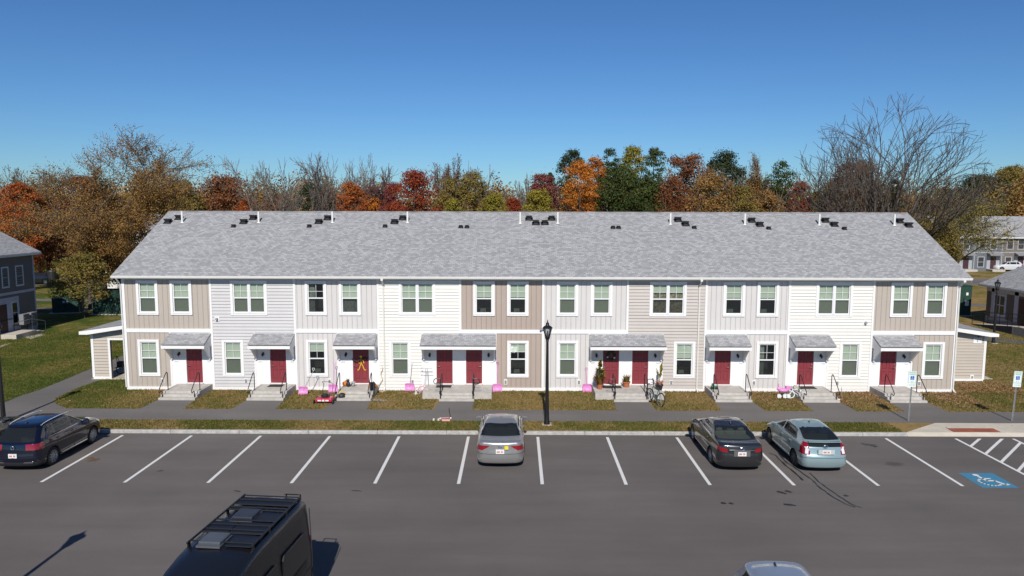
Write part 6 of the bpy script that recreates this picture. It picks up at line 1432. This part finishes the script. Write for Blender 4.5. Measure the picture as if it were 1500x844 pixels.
TR=[
# label, px, top, width, Y, kind, leaf, name, opts
('dense orange red maple at the left edge low behind the dark left house',28,262,62,84,'full','redorange','maple_tree',{}),
('thin purplish bare topped tree at the far left edge of the picture',8,240,72,92,'sparse','brown','bare_tree',{}),
('dark red tree between the left house roof and the big brown tree',64,278,50,88,'full','rust','maple_tree',{}),
('bare grey tree rising behind the dark red tree at far left',48,248,60,97,'bare',None,'bare_tree',{}),
('largest brown tree with sparse crown, left of the roof end',172,183,246,72,'airy','brown','big_tree',dict(dens=1.1)),
('golden leafed tree with open branches before the green cabinets',122,292,118,69,'airy','brown','olive_tree',dict(dens=.8)),
('bushy golden brown tree behind the left shed roof end',185,300,90,78,'mix','brown','olive_tree',dict(dens=.8)),
('low golden olive tree hanging over the green transformer box',118,372,84,63,'full','olive','olive_tree',dict(low=.30,dens=.55)),
('golden brown leafy crown under the big brown tree',150,318,96,76,'full','brown','big_tree',dict(dens=.6)),
('rounded rust brown crown just left of the big brown tree trunk',120,254,78,100,'full','rust','oak_tree',{}),
('olive brown tree between big brown tree and first vent pipe',215,276,80,96,'full','olive','oak_tree',{}),
('olive crowned tree behind the first white vent pipe',262,264,78,104,'full','olive','oak_tree',{}),
('rust brown round crown between first and second vent pipes',328,254,84,108,'full','rust','oak_tree',{}),
('low orange bush crown left of the second vent pipe',360,287,42,92,'full','redorange','maple_tree',{}),
('bare grey tree behind the second vent pipe',368,226,66,90,'bare',None,'bare_tree',{}),
('bare forked tree just right of the second vent pipe',402,230,52,88,'bare',None,'bare_tree',{}),
('rusty brown low crown right of the second vent pipe',408,284,60,100,'full','rust','oak_tree',{}),
('dark conifer like crown left of the third vent pipe',452,262,38,94,'full','dgreen','evergreen_tree',{}),
('bare tree with two tall forks left of the third vent pipe',446,224,64,92,'bare',None,'bare_tree',{}),
('bare tree directly behind the third vent pipe',488,223,60,93,'bare',None,'bare_tree',{}),
('brown twiggy tree low behind the third vent pipe',482,272,56,104,'mix','rust','oak_tree',dict(dens=.6)),
('orange maple between third and fourth vent pipes',513,262,50,86,'full','redorange','maple_tree',{}),
('bare tree above the orange maple',530,222,54,96,'bare',None,'bare_tree',{}),
('tawny bare crown left of the round red maple',556,238,56,90,'sparse','crimson','bare_tree',{}),
('dull orange low crown left of the round red maple',545,278,38,90,'full','orange','maple_tree',{}),
('round deep red maple behind the fourth vent pipe',606,245,76,84,'full','red','maple_tree',dict(dens=1.1)),
('crimson thin tree tucked left of the round red maple',575,262,40,88,'full','crimson','maple_tree',{}),
('pale thin crown with rusty leaves right of the round red maple',646,226,64,98,'sparse','rust','bare_tree',dict(dens=2)),
('olive brown tree right of the round red maple',657,255,44,88,'mix','olive','olive_tree',dict(dens=.8)),
('olive round tree between red maple and yellow green tree',692,246,60,90,'mix','olive','olive_tree',{}),
('low yellow tree behind the ridge right of the red maple',664,286,36,82,'full','yellow','yellow_tree',{}),
('bare forked tree above the yellow green tree at mid ridge',731,240,50,92,'bare',None,'bare_tree',{}),
('yellow green rounded tree at mid ridge',726,278,46,84,'full','yellow','yellow_tree',{}),
('small red tree left of the fifth vent pipe',752,284,36,84,'full','red','maple_tree',{}),
('bare grey crown behind the fifth vent pipe',772,252,36,92,'bare',None,'bare_tree',{}),
('crimson pink tree between fifth and sixth vent pipes',797,248,56,88,'full','crimson','maple_tree',{}),
('yellow green tree below the crimson tree',788,272,52,82,'full','yellow','yellow_tree',{}),
('small dark evergreen tip left of the tall green tree',806,244,24,98,'full','dgreen','evergreen_tree',{}),
('tall dark green tree left of the bright orange tree',839,210,50,104,'full','dgreen','green_tree',{}),
('bright orange tree rising above the sixth vent pipe',848,228,56,84,'full','orange','orange_tree',{}),
('second orange crown leaning right of the bright orange tree',872,222,48,90,'full','orange','orange_tree',{}),
('tall dark green tip behind the orange trees',893,208,38,106,'full','dgreen','green_tree',{}),
('broad deep green tree right of the orange trees',906,238,84,86,'full','green','green_tree',dict(dens=1.2)),
('olive topped tall tree above the broad green tree',928,207,50,100,'full','yellow','olive_tree',{}),
('tall thin olive tree right of the broad green tree',960,207,42,98,'full','green','olive_tree',dict(dens=.8)),
('green fill tree low right of the broad green tree',945,256,60,88,'full','green','green_tree',{}),
('wide rust red oak left of the seventh vent pipe',1007,217,76,96,'full','rust','oak_tree',{}),
('low rusty tree beneath the wide rust oak',985,250,56,88,'full','rust','oak_tree',dict(dens=.7)),
('brown twiggy tree in front of the dark olive oak',1045,248,84,84,'mix','brown','twiggy_tree',dict(dens=.7)),
('large dark olive oak above the eighth vent pipe',1064,217,76,98,'full','dgreen','oak_tree',{}),
('low tawny olive tree right of the dark olive oak',1085,268,60,84,'mix','olive','olive_tree',{}),
('pale airy grey tree left of the green cottonwood',1117,223,46,94,'airy','brown','airy_tree',dict(dens=.5)),
('green cottonwood with gaps right of the dark olive oak',1143,228,52,92,'full','green','green_tree',dict(dens=.6)),
('brown low tree beneath the green cottonwood',1125,272,60,86,'mix','brown','twiggy_tree',{}),
('pinkish red tree left of the tall bare fan tree',1174,258,38,88,'full','red','maple_tree',dict(dens=.7)),
('low olive tree left foot of the bare fan tree',1200,278,60,88,'mix','olive','olive_tree',{}),
('largest bare tree with many upright limbs near the right roof end',1298,140,268,74,'bare',None,'bare_fan_tree',dict(fan=True)),
('rust brown oak behind the limbs of the largest bare tree',1256,229,88,84,'full','rust','oak_tree',dict(dens=1.0)),
('dark ivy clad green crown right of the rust oak',1312,256,30,80,'full','green','green_tree',dict(dens=.7)),
('low brown tree at the foot of the largest bare tree',1320,286,76,86,'mix','brown','twiggy_tree',{}),
('low olive tree right foot of the largest bare tree',1215,262,54,92,'mix','olive','olive_tree',dict(dens=.7)),
('thin yellow leafed tree before the distant row at right',1404,272,138,84,'airy','yellow','yellow_tree',dict(dens=.30)),
('low olive brown shrub tree beside the right roof end',1368,312,66,72,'airy','olive','olive_tree',dict(dens=1.3)),
('broad dark green tree above the distant row',1436,254,70,150,'full','dgreen','green_tree',{}),
('olive green tree at the right picture edge above the distant row',1484,240,64,146,'full','olive','green_tree',{}),
('dark green tree tip behind the distant row at the right edge',1508,250,50,156,'full','green','green_tree',{}),
('low dark red tree just above the distant row roof',1456,300,70,138,'full','red','maple_tree',{}),
('small dark evergreen left of the broad dark green tree',1385,272,34,142,'full','dgreen','evergreen_tree',{}),
('evergreen tip between bare fan tree and distant row',1354,284,40,132,'full','dgreen','evergreen_tree',{}),
]
for i,(lb,px,top,wp,Y,kd,lf,nm,op) in enumerate(TR): tree(lb,px,top,wp,Y,kd,lf,nm,seed=i*13+5,**op)
# far wood: one uncountable mass behind everything
rng=np.random.default_rng(77)
for leafk,y0,n,sd in(('brown',128,150,1),('olive',134,130,2),('rust',140,120,3)):
    Cs=[];Ns=[]
    cx=rng.uniform(-150,165,n); hh=rng.uniform(11.5,15.8,n)
    for c_,h_ in zip(cx,hh):
        k=1100; D=rng.normal(size=(k,3)); D/=np.linalg.norm(D,axis=1,keepdims=True); rr=rng.uniform(.5,1,k)**.5
        q=D*rr[:,None]*np.array([rng.uniform(2.5,4.5),3,h_*.5])*(1+.25*rng.normal(size=(k,1))*.6)+np.array([c_,y0+rng.uniform(-4,4),h_*.52]); Cs.append(q); Ns.append(D+rng.normal(size=(k,3))*.5)
    C=np.concatenate(Cs);N=np.concatenate(Ns);N/=np.linalg.norm(N,axis=1,keepdims=True); C[:,2]=np.maximum(C[:,2],.3)
    V,F=quads(C,N,rng.uniform(.28,.62,len(C)),rng); o=np_mesh('distant_wood',V,F,LEAF[leafk]); tag(o,{'brown':'brown strip of distant wood behind all the trees','olive':'olive strip of distant wood behind all the trees','rust':'rust coloured strip of distant wood behind all the trees'}[leafk],'wood',kind='stuff')
# ------------------------------------------------------------ grass blades and fallen leaves
def in_paths(X,Yv):
    bad=np.zeros(len(X),bool)
    for q in(0,1,2,7,8,9): bad|=(np.abs(X-DX[q])<.95+.1*np.clip((35.6-Yv)/1.5,0,1))&(Yv>33.9)
    for a,b,e,f in((-4.85,-1.25,-4.0,-2.1),(4.05,7.6,4.9,6.75)): bad|=((X>a)&(X<b)&(Yv>36.0))|((X>e)&(X<f)&(Yv>33.9))
    bad|=(Yv>32.22)&(Yv<34.03)
    pts=[(p[0],p[1]) for p in left_path[1:]]; inside=np.zeros(len(X),bool); j=len(pts)-1
    for i in range(len(pts)):
        xi,yi=pts[i]; xj,yj=pts[j]
        with np.errstate(divide='ignore',invalid='ignore'): c_=((yi>Yv)!=(yj>Yv))&(X<(xj-xi)*(Yv-yi)/(yj-yi+1e-12)+xi)
        inside^=c_; j=i
    return bad|inside
def blades_np(n,x0,x1,y0,y1,h0,h1,name,label,leaf,flatm=False,mask=None,size=(.05,.10)):
    X=rng.uniform(x0,x1,n); Yv=rng.uniform(y0,y1,n); ok=~in_paths(X,Yv)
    if mask is not None: ok&=mask(X,Yv)
    X=X[ok];Yv=Yv[ok];n=len(X)
    if flatm:
        C=np.stack([X,Yv,np.full(n,GZ+.02)+rng.random(n)*.03],1); N=rng.normal(size=(n,3))*.45+np.array([0,-.1,1]); N/=np.linalg.norm(N,axis=1,keepdims=True); V,F=quads(C,N,rng.uniform(*size,n),rng,.8)
    else:
        a=rng.uniform(0,2*PI,n); h=rng.uniform(h0,h1,n); w_=rng.uniform(.012,.028,n); u=np.stack([np.cos(a),np.sin(a),0*a],1); l=rng.normal(size=(n,3))*np.array([.03,.03,.008]); P=np.stack([X,Yv,np.full(n,GZ)],1)
        V=np.stack([P-u*w_[:,None],P+u*w_[:,None],P+l+np.array([0,0,1])*h[:,None]],1).reshape(-1,3); F=np.arange(3*n).reshape(-1,3)
    o=np_mesh(name,V,F,LEAF[leaf]); tag(o,label,'grass' if not flatm else 'leaves',kind='stuff'); return o
hwx=RX-.1
gm1=lambda X,Yv:(np.sin(X*.7+1)+np.sin(X*1.9+Yv*2)*.7+np.sin(X*5.1-Yv*3)*.4+rng.normal(size=len(X))*.5)
blades_np(60000,-27,hwx,KY+.2,SW0-.0,.03,.075,'grass','straw coloured grass blades on the strip between kerb and sidewalk','blade',mask=lambda X,Yv:gm1(X,Yv)>.0)
blades_np(60000,-27,hwx,KY+.2,SW0-.0,.03,.075,'grass','green grass blades on the strip between kerb and sidewalk','blade_green',mask=lambda X,Yv:gm1(X,Yv)<.2)
blades_np(90000,-24,30,SW1-.01,YW-.1,.03,.08,'grass','patchy dry grass along the foot of the townhouses','blade',mask=lambda X,Yv:gm1(X,Yv)>-.5)
blades_np(60000,-24,30,SW1-.01,YW-.1,.03,.08,'grass','green grass patches along the foot of the townhouses','blade_green',mask=lambda X,Yv:gm1(X,Yv)<-.1+.5*(Yv<35.2))
blades_np(80000,-40,-21,SW1+.1,56,.03,.08,'grass','grass blades on the sloping left lawn','blade_green')
blades_np(60000,23.7,45,SW1+.1,60,.03,.08,'grass','grass blades on the lawn right of the row','blade_green')
mk=lambda X,Yv:(rng.random(len(X))<np.clip((X-8)/8,0.05,1)*np.clip(((Yv-34.4)/3.2),0.05,1)*(.35+.65*(np.sin(X*2.3)*np.sin(X*.9+1)>-.25)))
blades_np(52000,-20,23.5,SW1+.1,YW-.08,0,0,'fallen_leaves','brown fallen leaves gathered against the wall and steps','litter',True,mk)
blades_np(1500,23.6,27.2,37.6,40.2,0,0,'fallen_leaves','drift of brown leaves by the right shed wall','litter',True)
blades_np(900,-30,30,KY+.2,56,0,0,'fallen_leaves','scattered tan leaves lying over the lawns','litter',True)
blades_np(1200,24,50,36,60,0,0,'fallen_leaves','scattered leaves over the right lawn','litter',True)
